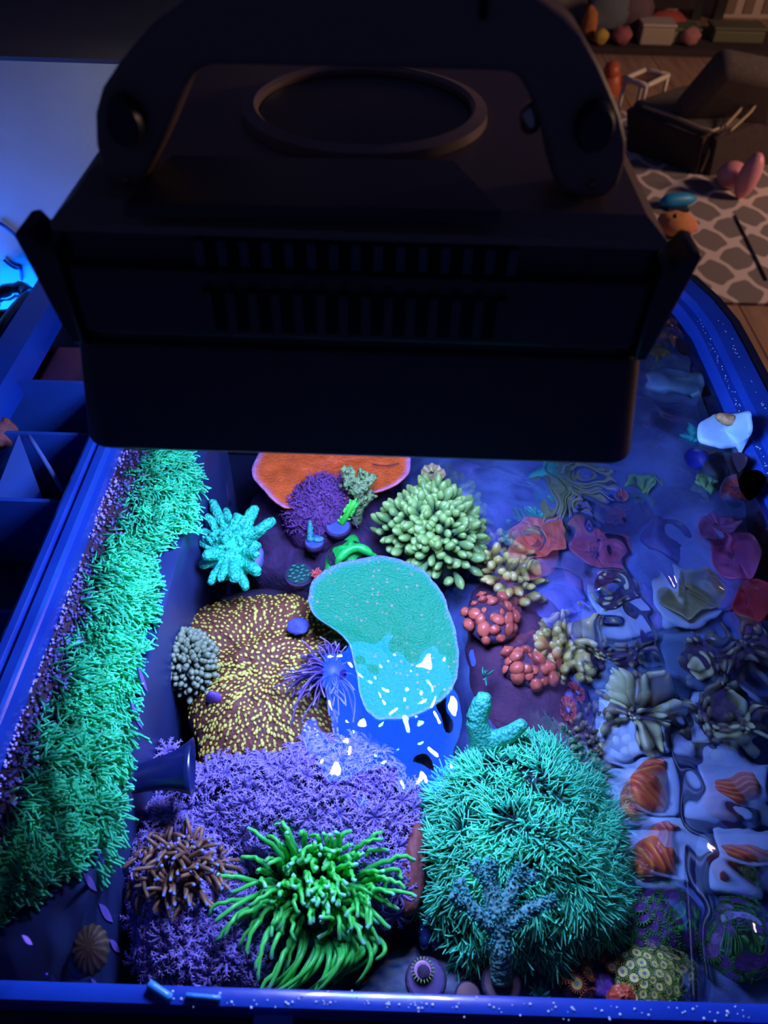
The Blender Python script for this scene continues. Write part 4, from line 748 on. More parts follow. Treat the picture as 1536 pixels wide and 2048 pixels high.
# long strands swept to the front
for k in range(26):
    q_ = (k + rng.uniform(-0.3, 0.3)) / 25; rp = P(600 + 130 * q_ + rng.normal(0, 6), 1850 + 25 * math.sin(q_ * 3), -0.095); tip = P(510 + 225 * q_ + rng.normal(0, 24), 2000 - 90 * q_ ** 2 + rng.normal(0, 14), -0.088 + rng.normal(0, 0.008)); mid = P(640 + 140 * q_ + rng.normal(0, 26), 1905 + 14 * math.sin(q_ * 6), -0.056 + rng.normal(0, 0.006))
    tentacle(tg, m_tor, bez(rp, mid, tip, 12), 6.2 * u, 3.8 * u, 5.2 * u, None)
tbn = thing('torch_coral', 'brown torch coral with tiny blue bead tips among lilac polyps', 'coral', P(362, 1745, -0.13)); c0 = P(362, 1745, -0.105); u = mpp(c0)
m_tbr = M('torch_brown', None, ramp=[(0, (0.03, 0.015, 0.05)), (0.3, (0.13, 0.06, 0.08)), (0.8, (0.36, 0.17, 0.08)), (0.93, (0.42, 0.22, 0.10)), (0.965, (0.25, 0.35, 0.9)), (1, (0.4, 0.5, 1.0))], nscale=60, rough=0.4)
mb = MB(); sphere(mb, c0 + [0, 0, -0.012], (0.03, 0.03, 0.018), 24, 12, noise=0.1); mb.build('oral_disc', M('torch_brown_disc', (0.06, 0.025, 0.07), (0.09, 0.04, 0.09), nscale=60, rough=0.5), tbn)
for k in range(150):
    a = k * 2.39996; r_ = math.sqrt((k + 0.5) / 150); x, y_ = 362 + 116 * r_ * math.cos(a) + rng.normal(0, 7), 1745 + 112 * r_ * math.sin(a) + rng.normal(0, 7)
    z = -0.062 - 0.032 * r_ ** 2 + rng.normal(0, 0.004); tip = P(x, y_, z); rp = P(362 + 58 * r_ * math.cos(a), 1745 + 52 * r_ * math.sin(a), -0.102); mid = rp * 0.5 + tip * 0.5 + np.array([rng.normal(0, 0.004), rng.normal(0, 0.004), 0.016])
    if k > 118: tip = tip + np.array([0, -0.003, -0.012])
    tentacle(tbn, m_tbr, bez(rp, mid, tip, 10) + np.array([math.cos(a * 3 + k), math.sin(k), 0]) * (0.0045 * np.sin(np.linspace(0, 4.5, 10)))[:, None], 5.6 * u, 3.9 * u, 4.4 * u, None)

# --- green star polyp boulder
sb = thing('star_polyp_boulder', 'mint green star polyp boulder at front centre behind the teal tree', 'coral', P(1035, 1720, -0.16))
dm = Dome([(850, 1640), (880, 1600), (930, 1560), (985, 1525), (1040, 1505), (1090, 1512), (1140, 1545), (1180, 1590), (1200, 1640), (1218, 1700), (1224, 1780), (1222, 1850), (1190, 1890), (1120, 1915), (1050, 1930), (960, 1925), (900, 1900), (868, 1850), (845, 1790), (838, 1720)], -0.14, -0.072, n=64, rings=16, power=0.5, wob=0.010, wf=40)
mb = MB(); dm.mesh(mb, -0.19); mb.build('mat', M('gsp_dark', (0.012, 0.03, 0.04), (0.02, 0.05, 0.06), nscale=60, rough=0.7), sb)
npol, arms = 760, 9
r, a = dm.spaced(npol); a = a + rng.normal(0, 0.01, npol); r = np.repeat(r, arms); a = np.repeat(a, arms); rt = dm.at(r, a); nn = dm.normal(np.clip(r, 0.02, 0.98), a); outw = rt - dm.c; outw[:, 2] = 0; outw /= np.linalg.norm(outw, axis=1, keepdims=True) + 1e-9
sp_ = np.tile(np.arange(arms) * 2 * pi / arms, npol) + np.repeat(rng.uniform(0, 6.28, npol), arms); t1 = np.cross(nn, [0.3, 0.9, 0.1]); t1 /= np.linalg.norm(t1, axis=1, keepdims=True); t2 = np.cross(nn, t1); star = t1 * np.cos(sp_)[:, None] + t2 * np.sin(sp_)[:, None]; rt = rt + star * 0.0016 + nn * 0.004
fl_ = np.array([[mnoise.noise(Vector(p * 60)), mnoise.noise(Vector(p * 60 + 7)), 0] for p in rt]) * 1.9
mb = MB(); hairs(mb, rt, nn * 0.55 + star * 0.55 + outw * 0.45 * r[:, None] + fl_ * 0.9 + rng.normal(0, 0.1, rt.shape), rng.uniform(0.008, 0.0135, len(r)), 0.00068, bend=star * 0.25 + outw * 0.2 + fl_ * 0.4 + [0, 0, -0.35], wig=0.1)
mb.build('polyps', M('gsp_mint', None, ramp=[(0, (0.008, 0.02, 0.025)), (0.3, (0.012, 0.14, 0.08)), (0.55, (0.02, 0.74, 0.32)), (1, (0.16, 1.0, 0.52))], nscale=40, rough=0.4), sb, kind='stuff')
# --- teal tree coral standing before the boulder
tt = thing('tree_coral', 'dusty teal upright tree coral on a glassy plug at the front', 'coral', P(1003, 1960, -0.085)); mb = MB()
br = [((1003, 1962, -0.078), (1002, 1900, -0.062), 23, 22), ((1002, 1900, -0.062), (994, 1830, -0.052), 22, 20), ((994, 1830, -0.052), (978, 1760, -0.046), 20, 16), ((998, 1840, -0.053), (1030, 1770, -0.045), 17, 14), ((988, 1855, -0.055), (930, 1805, -0.050), 16, 13), ((930, 1805, -0.050), (902, 1790, -0.046), 13, 10), ((1030, 1770, -0.045), (1045, 1730, -0.04), 13, 9), ((1010, 1855, -0.055), (1065, 1815, -0.050), 16, 12), ((1065, 1815, -0.050), (1112, 1800, -0.046), 12, 9), ((975, 1760, -0.045), (945, 1728, -0.042), 12, 8), ((975, 1770, -0.046), (985, 1722, -0.038), 12, 9), ((1030, 1775, -0.046), (1072, 1748, -0.042), 10, 8), ((930, 1805, -0.052), (918, 1760, -0.045), 10, 8)]
for A_, B_, r1, r2 in br:
    a, b = P(*A_), P(*B_); tubes(mb, bez(a, (a + b) / 2, b, 6), np.linspace(r1, r2, 6) * mpp(a), 10)
trunk = fused('branches', mb, M('tree_teal', (0.07, 0.26, 0.23), (0.16, 0.44, 0.36), nscale=160, rough=0.7, bump=0.7, bscale=420, kind='voronoi'), tt, 0.0012, 2, 0.0008, 0.003)
mb = MB(); rr = []; dd_ = []
for A_, B_, r1, r2 in br[1:]:
    a, b = P(*A_), P(*B_); ax = (b - a) / np.linalg.norm(b - a)
    for k in range(110):
        v_ = rng.normal(0, 1, 3); v_ -= ax * v_.dot(ax); v_ /= np.linalg.norm(v_); q_ = rng.uniform(0.0, 1.05); R_e = (r1 + (r2 - r1) * q_) * mpp(a)
        if v_[2] < -0.5: continue
        rr.append(a + (b - a) * q_ + v_ * R_e * 0.9); dd_.append(v_ + ax * 0.4)
hairs(mb, np.array(rr), np.array(dd_), np.full(len(rr), 0.0019), 0.0006, K=4, sides=4, wig=0.2); mb.build('polyps', M('tree_polyp', None, ramp=[(0, (0.05, 0.28, 0.24)), (1, (0.08, 0.50, 0.42))], rough=0.5), tt, kind='stuff')
t_, c_, R0 = plug(1003, 1966, -0.080, 40, 'glassy brown plug holding the teal tree coral', M('plug_brown', (0.12, 0.07, 0.10), (0.2, 0.12, 0.14), nscale=80, rough=0.3))

# --- green leather fingers between plate and boulder
lf = thing('finger_leather_coral', 'sea-green finger leather coral right of the lamp reflection', 'coral', P(960, 1540, -0.14)); mb = MB()
for A_, B_, r1, r2 in (((955, 1560, -0.14), (968, 1490, -0.10), 34, 30), ((968, 1490, -0.10), (952, 1440, -0.08), 28, 22), ((952, 1440, -0.08), (966, 1402, -0.068), 22, 21), ((975, 1490, -0.10), (1020, 1468, -0.082), 24, 18), ((1020, 1468, -0.082), (1048, 1446, -0.072), 18, 13), ((950, 1550, -0.13), (905, 1560, -0.105), 26, 20), ((905, 1560, -0.105), (885, 1590, -0.095), 20, 13), ((960, 1400, -0.068), (980, 1396, -0.064), 18, 11)):
    a, b = P(*A_), P(*B_); tubes(mb, bez(a, (a + b) / 2, b, 6), np.linspace(r1, r2, 6) * mpp(a), 12)
fused('fingers', mb, M('leather_green', (0.02, 0.34, 0.22), (0.06, 0.58, 0.34), nscale=300, rough=0.5, bump=0.6, bscale=420, kind='voronoi'), lf, 0.0014, 4)
# --- brown sponge and mussel by the torch
mb = MB(); sphere(mb, P(826, 1735, -0.11), (0.010, 0.034, 0.016), 18, 14, Matrix.Rotation(-0.12, 3, 'Z'), noise=0.25, nf=2.0); tag(mb.build('tree_sponge', M('sponge_rust', (0.30, 0.08, 0.05), (0.2, 0.05, 0.06), nscale=60, rough=0.7, bump=0.4)), 'rust brown sponge ridge between green torch and mint boulder', 'sponge')
ms = thing('mussel', 'dark blue-black mussel below the brown sponge ridge', 'mussel', P(868, 1855, -0.14))
for sg in (-1, 1):
    mb = MB(); sphere(mb, P(868 + 11 * sg, 1852, -0.128), (0.0065, 0.016, 0.010), 16, 10, Matrix.Rotation(0.15 * sg, 3, 'Y') @ Matrix.Rotation(-0.25, 3, 'Z')); mb.build('shell_half', M('mussel_dark', (0.008, 0.012, 0.05), (0.02, 0.06, 0.22), nscale=30, rough=0.2, stretch=(1, 6, 1)), ms)
# --- snail on the tank floor
sn = thing('snail', 'ribbed brown snail clinging to the overflow box at front left', 'snail', PX(180, 1905, XO)); c = PX(182, 1900, XO + 0.014); u = mpp(c)
mb = MB(); n_s, n_r = 90, 16; v = []; Rs = Matrix.Rotation(0.35, 3, 'Z')
for i in range(n_r + 1):
    ph = pi / 2 * i / n_r
    for j in range(n_s):
        a = 2 * pi * j / n_s; rr_ = math.sin(ph) * (1 + 0.035 * math.sin(a * 15)); p_ = Rs @ Vector((36 * u * rr_ * math.cos(a), 48 * u * rr_ * math.sin(a), 26 * u * math.cos(ph))); v.append(np.array(p_) + c)
mb.add(v, np.array([(i * n_s + j, (i + 1) * n_s + j, (i + 1) * n_s + (j + 1) % n_s, i * n_s + (j + 1) % n_s) for i in range(n_r) for j in range(n_s)]), np.array([0.5 + 0.5 * math.sin(2 * pi * j / n_s * 15) * min(1, i / 4) for i in range(n_r + 1) for j in range(n_s)])); mb.build('shell', M('snail_brown', None, ramp=[(0, (0.16, 0.09, 0.06)), (0.6, (0.24, 0.15, 0.10)), (1, (0.40, 0.28, 0.19))], nscale=260, rough=0.6, bump=0.6), sn)
mb = MB(); sphere(mb, c + [-12 * u, -6 * u, -4 * u], (30 * u, 46 * u, 8 * u), 16, 8); mb.build('foot', M('snail_foot', (0.10, 0.2, 0.5), (0.3, 0.25, 0.1), nscale=40, rough=0.6), sn)
# --- drifting specks on the dark floor
mb = MB()
for k in range(150):
    x, y_ = (rng.normal(230, 22), rng.uniform(1640, 1960)) if k < 70 else ((rng.uniform(20, 300), rng.uniform(1800, 1960)) if k < 110 else (rng.normal(350, 40), rng.uniform(1180, 1300))); sphere(mb, P(x, y_, ZB + 0.001), np.array([1, 1.6, 0.6]) * rng.uniform(0.0004, 0.0013), 5, 4)
sd = mb.build('sand_grains', M('sand_grain', (0.25, 0.3, 0.6), (0.5, 0.55, 0.9), nscale=20, rough=0.6)); sd['kind'] = 'stuff'; sd['label'] = 'pale grains scattered over the dark tank floor'; sd['category'] = 'sand'
# ================================================================== REEF: right side, on a pale ledge that climbs towards the right pane
sm = lambda v: np.clip(v, 0, 1) ** 2 * (3 - 2 * np.clip(v, 0, 1))
def ledge_z(x, y): return -0.135 + 0.098 * sm((x - 0.2) / 0.118) * sm((y - 0.27) / 0.3) - 0.05 * sm((0.10 - x) / 0.08)
def PL(px, py, dz=0.0):
    z = -0.12
    for _ in range(40):
        p = PC(px, py, z + dz); z = 0.6 * z + 0.4 * float(ledge_z(p[0], p[1]))
    return PC(px, py, z + dz)
lx, ly = np.meshgrid(np.linspace(0.02, 0.3295, 90), np.linspace(0.094, 0.78, 180), indexing='ij')
lz = ledge_z(lx, ly) + 0.004 * np.array([mnoise.fractal(Vector((a * 38, b * 38, 0)), 1, 2, 3) for a, b in zip(lx.ravel(), ly.ravel())]).reshape(lx.shape) - 0.002
lz[0] = ZB; i, j = np.meshgrid(np.arange(89), np.arange(179), indexing='ij'); i = i.ravel(); j = j.ravel()
mb = MB(); mb.add(np.stack([lx, ly, lz], 2).reshape(-1, 3), np.stack([i * 180 + j, (i + 1) * 180 + j, (i + 1) * 180 + j + 1, i * 180 + j + 1], 1))
tag(mb.build('sand_ledge', M('ledge_blue', (0.025, 0.035, 0.13), (0.13, 0.24, 0.58), nscale=11, rough=0.7, bump=0.5, bscale=220)), 'pale blue sandy ledge under the coral frags on the right', 'sand')['kind'] = 'stuff'
# dark rod added as the dark gap line between the two tile columns
sr = [(1228, 1060), (1268, 1200), (1308, 1290), (1345, 1400), (1368, 1520), (1394, 1690), (1404, 1850), (1410, 2000)]
mb = MB(); pth = np.array([PL(x, y_, 0.012) for x, y_ in sr]); tk = np.linspace(0, 1, 40); pth = np.stack([np.interp(tk, np.linspace(0, 1, 8), pth[:, k]) for k in range(3)], 1); tubes(mb, pth, np.full(40, 0.0024), 8)
tag(mb.build('gap_line_rod', M('rod_black', (0.006, 0.008, 0.03), rough=0.4)), 'long dark rod added as the gap line between the two columns of frag tiles', 'rod')
m_tile = M('tile_pale', (0.42, 0.66, 0.92), (0.52, 0.74, 0.95), nscale=70, rough=0.6, bump=0.25); m_tiled = M('tile_teal', (0.08, 0.17, 0.26), (0.11, 0.2, 0.3), nscale=60, rough=0.6, bump=0.3)
tiles = [(1283, 1428, 76, 68, m_tile, 'pale blue square tile with olive polyps, upper of the near column'), (1442, 1428, 80, 70, m_tile, 'pale blue square tile with olive polyps nearest the right pane'), (1300, 1566, 74, 58, m_tile, 'pale blue tile under the tall ribbed orange frag'), (1468, 1572, 78, 62, m_tile, 'pale blue tile under the bent orange frag by the right pane'), (1316, 1696, 84, 60, m_tile, 'pale blue tile under the lower round orange frag'), (1496, 1702, 78, 62, m_tile, 'pale blue tile under the cut-off orange frag at the right edge'), (1262, 1318, 68, 48, m_tiled, 'dark teal wedge tile with brown polyps left of the seam rod'), (1396, 1312, 74, 54, m_tiled, 'dark teal tile with a blue hollow right of the seam rod'), (1240, 1212, 62, 44, m_tile, 'greyish pale tile with one olive button coral'), (1384, 1192, 62, 54, m_tile, 'pale tile with a star-shaped olive coral')]
for k, (x, y_, rx, ry, m_, lab) in enumerate(tiles):
    c = PL(x, y_, 0.012); q4 = [(x - rx, y_ - ry), (x, y_ - ry * 1.03), (x + rx, y_ - ry), (x + rx * 1.03, y_), (x + rx, y_ + ry), (x, y_ + ry), (x - rx, y_ + ry), (x - rx * 1.03, y_)]
    d_ = Dome(q4, c[2] - 0.002, c[2], n=48, rings=6, power=0.25, edge_wob=5, lim=0.327); mb = MB(); d_.mesh(mb, c[2] - 0.013); tag(mb.build('frag_tile', m_), lab, 'tile', 'frag tiles')
# orange ribbed frags
m_orf = M('orange_frag', None, ramp=[(0, (0.45, 0.06, 0.06)), (0.4, (0.8, 0.12, 0.03)), (1, (1.0, 0.30, 0.05))], nscale=110, rough=0.4)
for x, y_, rx, ry, rot, lab in ((1297, 1562, 40, 50, 0.35, 'tall ribbed orange coral frag on its pale tile'), (1474, 1580, 50, 38, 0.75, 'bent orange coral frag beside the right pane'), (1318, 1700, 52, 44, -0.25, 'round ribbed orange coral frag on the lower pale tile'), (1492, 1708, 55, 38, 0.2, 'swirled orange coral frag cut by the right edge')):
    c = PL(x, y_, 0.012); dm = Dome(ell(x, y_, rx, ry, 24, 0.3, x * 0.013, rot), c[2], c[2] + 0.014, n=96, rings=20, power=0.5); g = dm.mesh
    fr_t = thing('brain_coral_frag', lab, 'coral', c); mb = MB(); dm.mesh(mb, c[2] - 0.002); v = mb.V[0]; ph = ((v[:, 0] - c[0]) * math.cos(rot + 0.5) + (v[:, 1] - c[1]) * math.sin(rot + 0.5)) / 0.0042 * pi + 1.5 * np.sin((v[:, 1] - c[1]) * 120)
    rid = np.clip(np.sin(ph), -1, 1); top = np.clip((v[:, 2] - c[2]) / 0.006, 0, 1); v[:, 2] += 0.0016 * rid * top; mb.T[0] = 0.15 + 0.8 * np.clip(rid * 0.5 + 0.5, 0, 1) ** 1.5; mb.build('ridges', m_orf, fr_t)
    mb = MB(); lathe(mb, [(0.006, -0.004), (0.007, 0.0), (0.009, 0.002)], c, 10); mb.build('stub', m_rock, fr_t)
# olive polyp clusters
def polyp_cluster(name, label, x, y_, rx, ry, n_, size, mats_, zc=0.012, lens_=(1.2, 2.2), flat=0.35, dz=0.012, group=None, base=None, rot=0.0, pname='polyp'):
    c = PL(x, y_, dz); u_ = mpp(c); root = thing(name, label, 'coral', c, group); d_ = Dome(ell(x, y_, rx, ry, 20, 0.15, x * 0.01, rot), c[2], c[2] + zc, n=36, rings=7, power=0.6); mb_ = MB(); d_.mesh(mb_, c[2] - 0.004); mb_.build('base', base or m_rock, root)
    r_, a_ = d_.spaced(n_); pp = d_.at(r_ * 0.95, a_); nn_ = d_.normal(np.clip(r_, 0.05, 0.95), a_); mes = []
    for m_ in mats_:
        for s_ in lens_: mes.append(tip_mesh(pname, m_, s_, 0.5, 0.42))
    for k in range(n_):
        o_ = pp[k] - d_.c; o_[2] = 0; o_ /= np.linalg.norm(o_) + 1e-9; inst(pname, mes[int(rng.integers(len(mes)))], pp[k] - nn_[k] * size * 0.3, root, basis(nn_[k] * (1 - flat) + o_ * flat + rng.normal(0, 0.2, 3), rng.uniform(0, 6.28)), size * rng.uniform(0.7, 1.3))
    return root
m_ol = M('olive_polyp', None, ramp=[(0, (0.04, 0.04, 0.03)), (0.5, (0.22, 0.22, 0.08)), (0.85, (0.66, 0.74, 0.28)), (1, (0.8, 0.85, 0.45))], nscale=90, rough=0.3); m_ol2 = M('olive_polyp_dark', None, ramp=[(0, (0.03, 0.025, 0.03)), (0.6, (0.10, 0.08, 0.05)), (1, (0.32, 0.28, 0.14))], nscale=90, rough=0.3)
m_yb = M('yellow_bubble', None, ramp=[(0, (0.06, 0.05, 0.02)), (0.5, (0.28, 0.24, 0.05)), (0.85, (0.75, 0.62, 0.14)), (1, (0.9, 0.8, 0.3))], nscale=90, rough=0.25)
m_rp = M('red_polyp', None, ramp=[(0, (0.10, 0.02, 0.04)), (0.5, (0.35, 0.06, 0.05)), (1, (0.95, 0.2, 0.10))], nscale=90, rough=0.3)
polyp_cluster('button_coral', 'olive finger-polyp coral on the upper pale tile', 1284, 1430, 64, 56, 40, 0.0092, [m_ol, m_ol2])
polyp_cluster('button_coral', 'olive finger-polyp coral with one big bubble by the right pane', 1440, 1432, 68, 58, 40, 0.0092, [m_ol, m_ol2])
polyp_cluster('button_coral', 'brown-olive bead coral strip beside the mint boulder', 1178, 1490, 32, 76, 44, 0.0046, [m_ol2], rot=-0.2)
polyp_cluster('button_coral', 'brown-olive polyps on the dark wedge tile', 1262, 1316, 46, 30, 16, 0.0062, [m_ol2])
polyp_cluster('button_coral', 'brown-green polyps on the dark tile with blue hollow', 1418, 1312, 46, 34, 18, 0.0062, [m_ol2, m_ol])
polyp_cluster('button_coral', 'single olive button coral on the greyish tile', 1236, 1186, 32, 30, 14, 0.0056, [m_ol2, m_ol])
polyp_cluster('button_coral', 'dull brown polyps left of the dark wedge tile', 1186, 1300, 34, 30, 14, 0.0064, [m_ol2])
polyp_cluster('button_coral', 'dim brown polyps at the right pane under the red mushroom', 1496, 1300, 36, 40, 16, 0.0064, [m_ol2])
polyp_cluster('yellow_bubble_coral', 'golden bubble-polyp ridge right of the frogspawn', 1012, 1140, 66, 34, 36, 0.0085, [m_yb], rot=0.6)
polyp_cluster('yellow_bubble_coral', 'golden bubble-polyp ridge above the orange-red polyps', 1126, 1288, 66, 32, 36, 0.0085, [m_yb], rot=0.95)
polyp_cluster('red_polyp_coral', 'dark red cup-polyp coral right of the teal plate', 984, 1236, 54, 52, 24, 0.0115, [m_rp], lens_=(0.6, 0.85), dz=0.02)
polyp_cluster('red_polyp_coral', 'orange-red cup-polyp coral below the golden ridge', 1058, 1330, 58, 36, 20, 0.0115, [m_rp], lens_=(0.6, 0.85), dz=0.02)
rock([(930, 1180), (1000, 1150), (1090, 1180), (1150, 1290), (1170, 1400), (1200, 1500), (1190, 1580), (1080, 1540), (980, 1480), (930, 1400)], -0.148, -0.118, 'maroon rock slope right of the teal plate coral', M('maroon_rock', (0.05, 0.015, 0.05), (0.10, 0.03, 0.07), nscale=40, rough=0.85, bump=0.7), 0.012)
# mushrooms
def mushroom(label, x, y_, rx, ry, col1, col2, colr, dz=0.016, rot=0.0):
    c = PL(x, y_, dz); m_ = M('mushroom_%d' % x, None, ramp=[(0, col2), (0.3, col1), (0.8, col1), (1, colr)], nscale=70, rough=0.4); root = thing('mushroom_coral', label, 'coral', c - [0, 0, 0.014])
    d_ = Dome(ell(x, y_, rx, ry, 24, 0.14, x * 0.02, rot), c[2], c[2] - 0.004, n=72, rings=12, power=0.8, wob=0.004, wf=90); mb_ = MB(); d_.mesh(mb_, thick=0.0035); v = mb_.V[0]; an = np.arctan2(v[:, 1] - d_.c[1], v[:, 0] - d_.c[0]); rr_ = np.hypot(v[:, 1] - d_.c[1], v[:, 0] - d_.c[0]) / (rx * mpp(c)); v[:, 2] += 0.0013 * np.sin(an * 9 + x) * np.clip(rr_, 0, 1); mb_.build('cap', m_, root)
    mb_ = MB(); lathe(mb_, [(0.008, -0.016), (0.005, -0.008), (0.008, -0.004)], c, 12); mb_.build('stalk', m_rock, root)
RD, RD2 = (0.80, 0.13, 0.07), (0.45, 0.08, 0.09)
mushroom('bright red mushroom coral disc behind the golden ridge', 1076, 1072, 54, 46, RD, (0.55, 0.12, 0.12), (0.9, 0.22, 0.12))
mushroom('rose mushroom coral with bluish centre', 1196, 1092, 62, 52, (0.48, 0.10, 0.16), (0.2, 0.16, 0.6), (0.6, 0.16, 0.18), rot=0.3)
mushroom('rose-purple mushroom coral at the far right pane', 1476, 1110, 50, 48, (0.38, 0.08, 0.20), (0.3, 0.1, 0.3), (0.5, 0.12, 0.22))
mushroom('deep red mushroom coral cut by the right edge', 1512, 1196, 40, 46, (0.40, 0.03, 0.04), (0.3, 0.03, 0.05), (0.5, 0.05, 0.05))
mushroom('red swirled mushroom coral high under the right rim', 1482, 974, 42, 26, (0.60, 0.12, 0.10), (0.35, 0.08, 0.10), (0.2, 0.3, 0.6), dz=0.012)
mushroom('small red eye-like mushroom in a blue ring', 1246, 992, 22, 17, (0.6, 0.08, 0.06), (0.5, 0.1, 0.1), (0.15, 0.35, 0.6))
mushroom('small sea-green mushroom behind the red disc', 1030, 1034, 24, 18, (0.05, 0.22, 0.20), (0.04, 0.16, 0.18), (0.08, 0.3, 0.3))
mushroom('small teal cup mushroom under the olive torch', 1078, 1016, 24, 15, (0.04, 0.42, 0.32), (0.03, 0.3, 0.26), (0.06, 0.5, 0.4))
mushroom('tiny red lobed mushroom left of the pale tiles', 1146, 1392, 19, 28, RD2, RD2, (0.7, 0.1, 0.1))
mushroom('round tan polyp disc just below the light fixture', 866, 943, 26, 16, (0.55, 0.45, 0.16), (0.35, 0.5, 0.2), (0.75, 0.5, 0.25), dz=0.05)
mushroom('star-shaped olive coral on the pale tile', 1386, 1180, 54, 44, (0.22, 0.22, 0.07), (0.32, 0.32, 0.12), (0.4, 0.4, 0.16), dz=0.022)
mushroom('dusky purple mushroom at the pane above the rose one', 1440, 1046, 40, 30, (0.26, 0.08, 0.2), (0.2, 0.1, 0.3), (0.4, 0.1, 0.2))
# lavender rocks
for k, (x, y_, rx, ry, lab) in enumerate(((1118, 1180, 46, 40, 'lavender rock lump between red mushroom and golden ridge'), (1150, 1242, 28, 34, 'small lavender rock beside the greyish tile'), (1308, 1200, 26, 50, 'lavender rock lump along the seam rod'), (1452, 1200, 40, 26, 'lavender rock lump beside the star-shaped olive coral'), (960, 1062, 46, 36, 'blue rock lump behind the frogspawn'), (1330, 1080, 40, 50, 'slate blue rock at the far bend of the seam rod'), (1300, 1496, 24, 22, 'small dark blue stone above the ribbed orange frag'), (1425, 1510, 44, 26, 'wide dark blue stone between the right tiles'), (900, 1000, 60, 30, 'blue-violet boulder behind the frogspawn'), (1150, 1395, 22, 40, 'violet stone left of the upper pale tile'))):
    c = PL(x, y_, 0.0); u_ = mpp(c); mb = MB(); sphere(mb, c, (rx * u_, ry * u_ * 1.15, 0.012), 18, 12, noise=0.25, nf=1.8); tag(mb.build('small_rock', M('lavender_rock', (0.14, 0.16, 0.55), (0.22, 0.24, 0.7), nscale=50, rough=0.7, bump=0.4) if k not in (5, 6, 7) else M('slate_rock', (0.04, 0.05, 0.2), (0.07, 0.09, 0.3), nscale=50, rough=0.6)), lab, 'rock')
# olive torch with lilac tips
ot = thing('torch_coral', 'olive torch coral with lilac tips below the light fixture', 'coral', PL(1110, 960)); c0 = PL(1100, 945, 0.02); u = mpp(c0)
m_ot = M('torch_olive', None, ramp=[(0, (0.03, 0.30, 0.16)), (0.25, (0.16, 0.24, 0.10)), (0.85, (0.32, 0.36, 0.14)), (0.93, (0.45, 0.45, 0.3)), (0.98, (0.35, 0.3, 0.95))], nscale=60, rough=0.35)
mb = MB(); sphere(mb, c0, (0.013, 0.014, 0.010), 16, 10); mb.build('oral_disc', M('mint_disc', (0.04, 0.5, 0.3), rough=0.5), ot)
for k in range(58):
    a = -0.35 + 1.95 * (k % 29) / 28 + rng.normal(0, 0.08); r_ = rng.uniform(60, 150) if k > 16 else rng.uniform(30, 70); x, y_ = 1100 + r_ * math.cos(a), 945 + 0.85 * r_ * math.sin(a)
    tip = PL(x, y_, 0.016 + rng.normal(0, 0.003)); mid = (c0 + tip) / 2 + np.array([rng.normal(0, 0.003), rng.normal(0, 0.004), 0.014]); tentacle(ot, m_ot, bez(c0 + rng.normal(0, 0.003, 3), mid, tip, 10), 4.5 * u, 3.2 * u, 4.2 * u, None)
# lime and cyan sprigs, pale plates high under the right rim
def sprig(label, x, y_, col, n_, ln_, z=0.014, r0=0.0018, name='sprig_coral'):
    c = PL(x, y_, z); root = thing(name, label, 'coral', c)
    mb_ = MB(); a = rng.uniform(0, 6.28, n_); d_ = np.stack([np.cos(a), np.sin(a), rng.uniform(0.1, 0.7, n_)], 1); hairs(mb_, np.repeat(c[None], n_, 0), d_, rng.uniform(0.6, 1, n_) * ln_, r0, K=6, bend=np.array([[0, 0, -0.4]]) + rng.normal(0, 0.2, (n_, 3)), taper=(0.6, 1.1, 1.4, 1.5, 1.2, 0.6)); mb_.build('blades', M('sprig_%d' % x, None, ramp=[(0, tuple(0.4 * q for q in col)), (1, col)], rough=0.35), root)
sprig('lime green ruffled sprig beside the fixture corner', 1294, 958, (0.30, 0.75, 0.18), 12, 0.016)
sprig('lime green feather sprig under the right rim', 1412, 952, (0.28, 0.70, 0.22), 12, 0.018)
sprig('cyan glowing sprig between the fixture and right rim', 1392, 872, (0.03, 0.85, 0.8), 10, 0.014, 0.02)
sprig('yellowish blades at the fixture side near the far corner', 1304, 706, (0.55, 0.5, 0.08), 9, 0.02, 0.01)
sprig('salmon ruffled blades at the far right corner', 1346, 650, (0.75, 0.28, 0.30), 12, 0.022, 0.006, 0.0024)
sprig('mint blades at the far corner of the tank', 1318, 630, (0.2, 0.55, 0.4), 8, 0.02, 0.006)
sprig('tiny green star polyp beside the maroon slope', 972, 1352, (0.04, 0.40, 0.26), 7, 0.010, 0.03, 0.0007)
for x, y_, rx, ry, lab in ((1352, 756, 60, 26, 'pale sky-blue slab beside the fixture near the far corner'), (1446, 860, 52, 34, 'pale sky-blue slab under the right rim with a tan snail')):
    c = PL(x, y_, 0.012); d_ = Dome([(x - rx, y_ - ry * 0.3), (x - rx * 0.3, y_ - ry), (x + rx * 0.9, y_ - ry * 0.5), (x + rx, y_ + ry * 0.8), (x, y_ + ry), (x - rx, y_ + ry * 0.6)], c[2] - 0.001, c[2], n=40, rings=5, power=0.3, edge_wob=3, lim=0.326); mb = MB(); d_.mesh(mb, c[2] - 0.010); tag(mb.build('frag_slab', M('slab_sky', (0.28, 0.58, 0.9), (0.22, 0.48, 0.85), nscale=40, rough=0.5)), lab, 'slab')
mb = MB(); c = PL(1452, 848, 0.0165); sphere(mb, c, (0.011, 0.006, 0.005), 16, 10, Matrix.Rotation(-0.4, 3, 'Z'), noise=0.25); tag(mb.build('tan_snail', M('tan_shell', (0.45, 0.32, 0.14), (0.2, 0.14, 0.08), nscale=180, rough=0.5)), 'small tan snail lying on the sky-blue slab', 'snail')
mb = MB(); c = PL(1398, 918, 0.012); sphere(mb, c, (0.010, 0.011, 0.008), 16, 12, noise=0.1); tag(mb.build('blue_ball_sponge', M('royal_blue', (0.01, 0.04, 0.8), rough=0.3)), 'royal blue ball sponge below the cyan sprig', 'sponge')
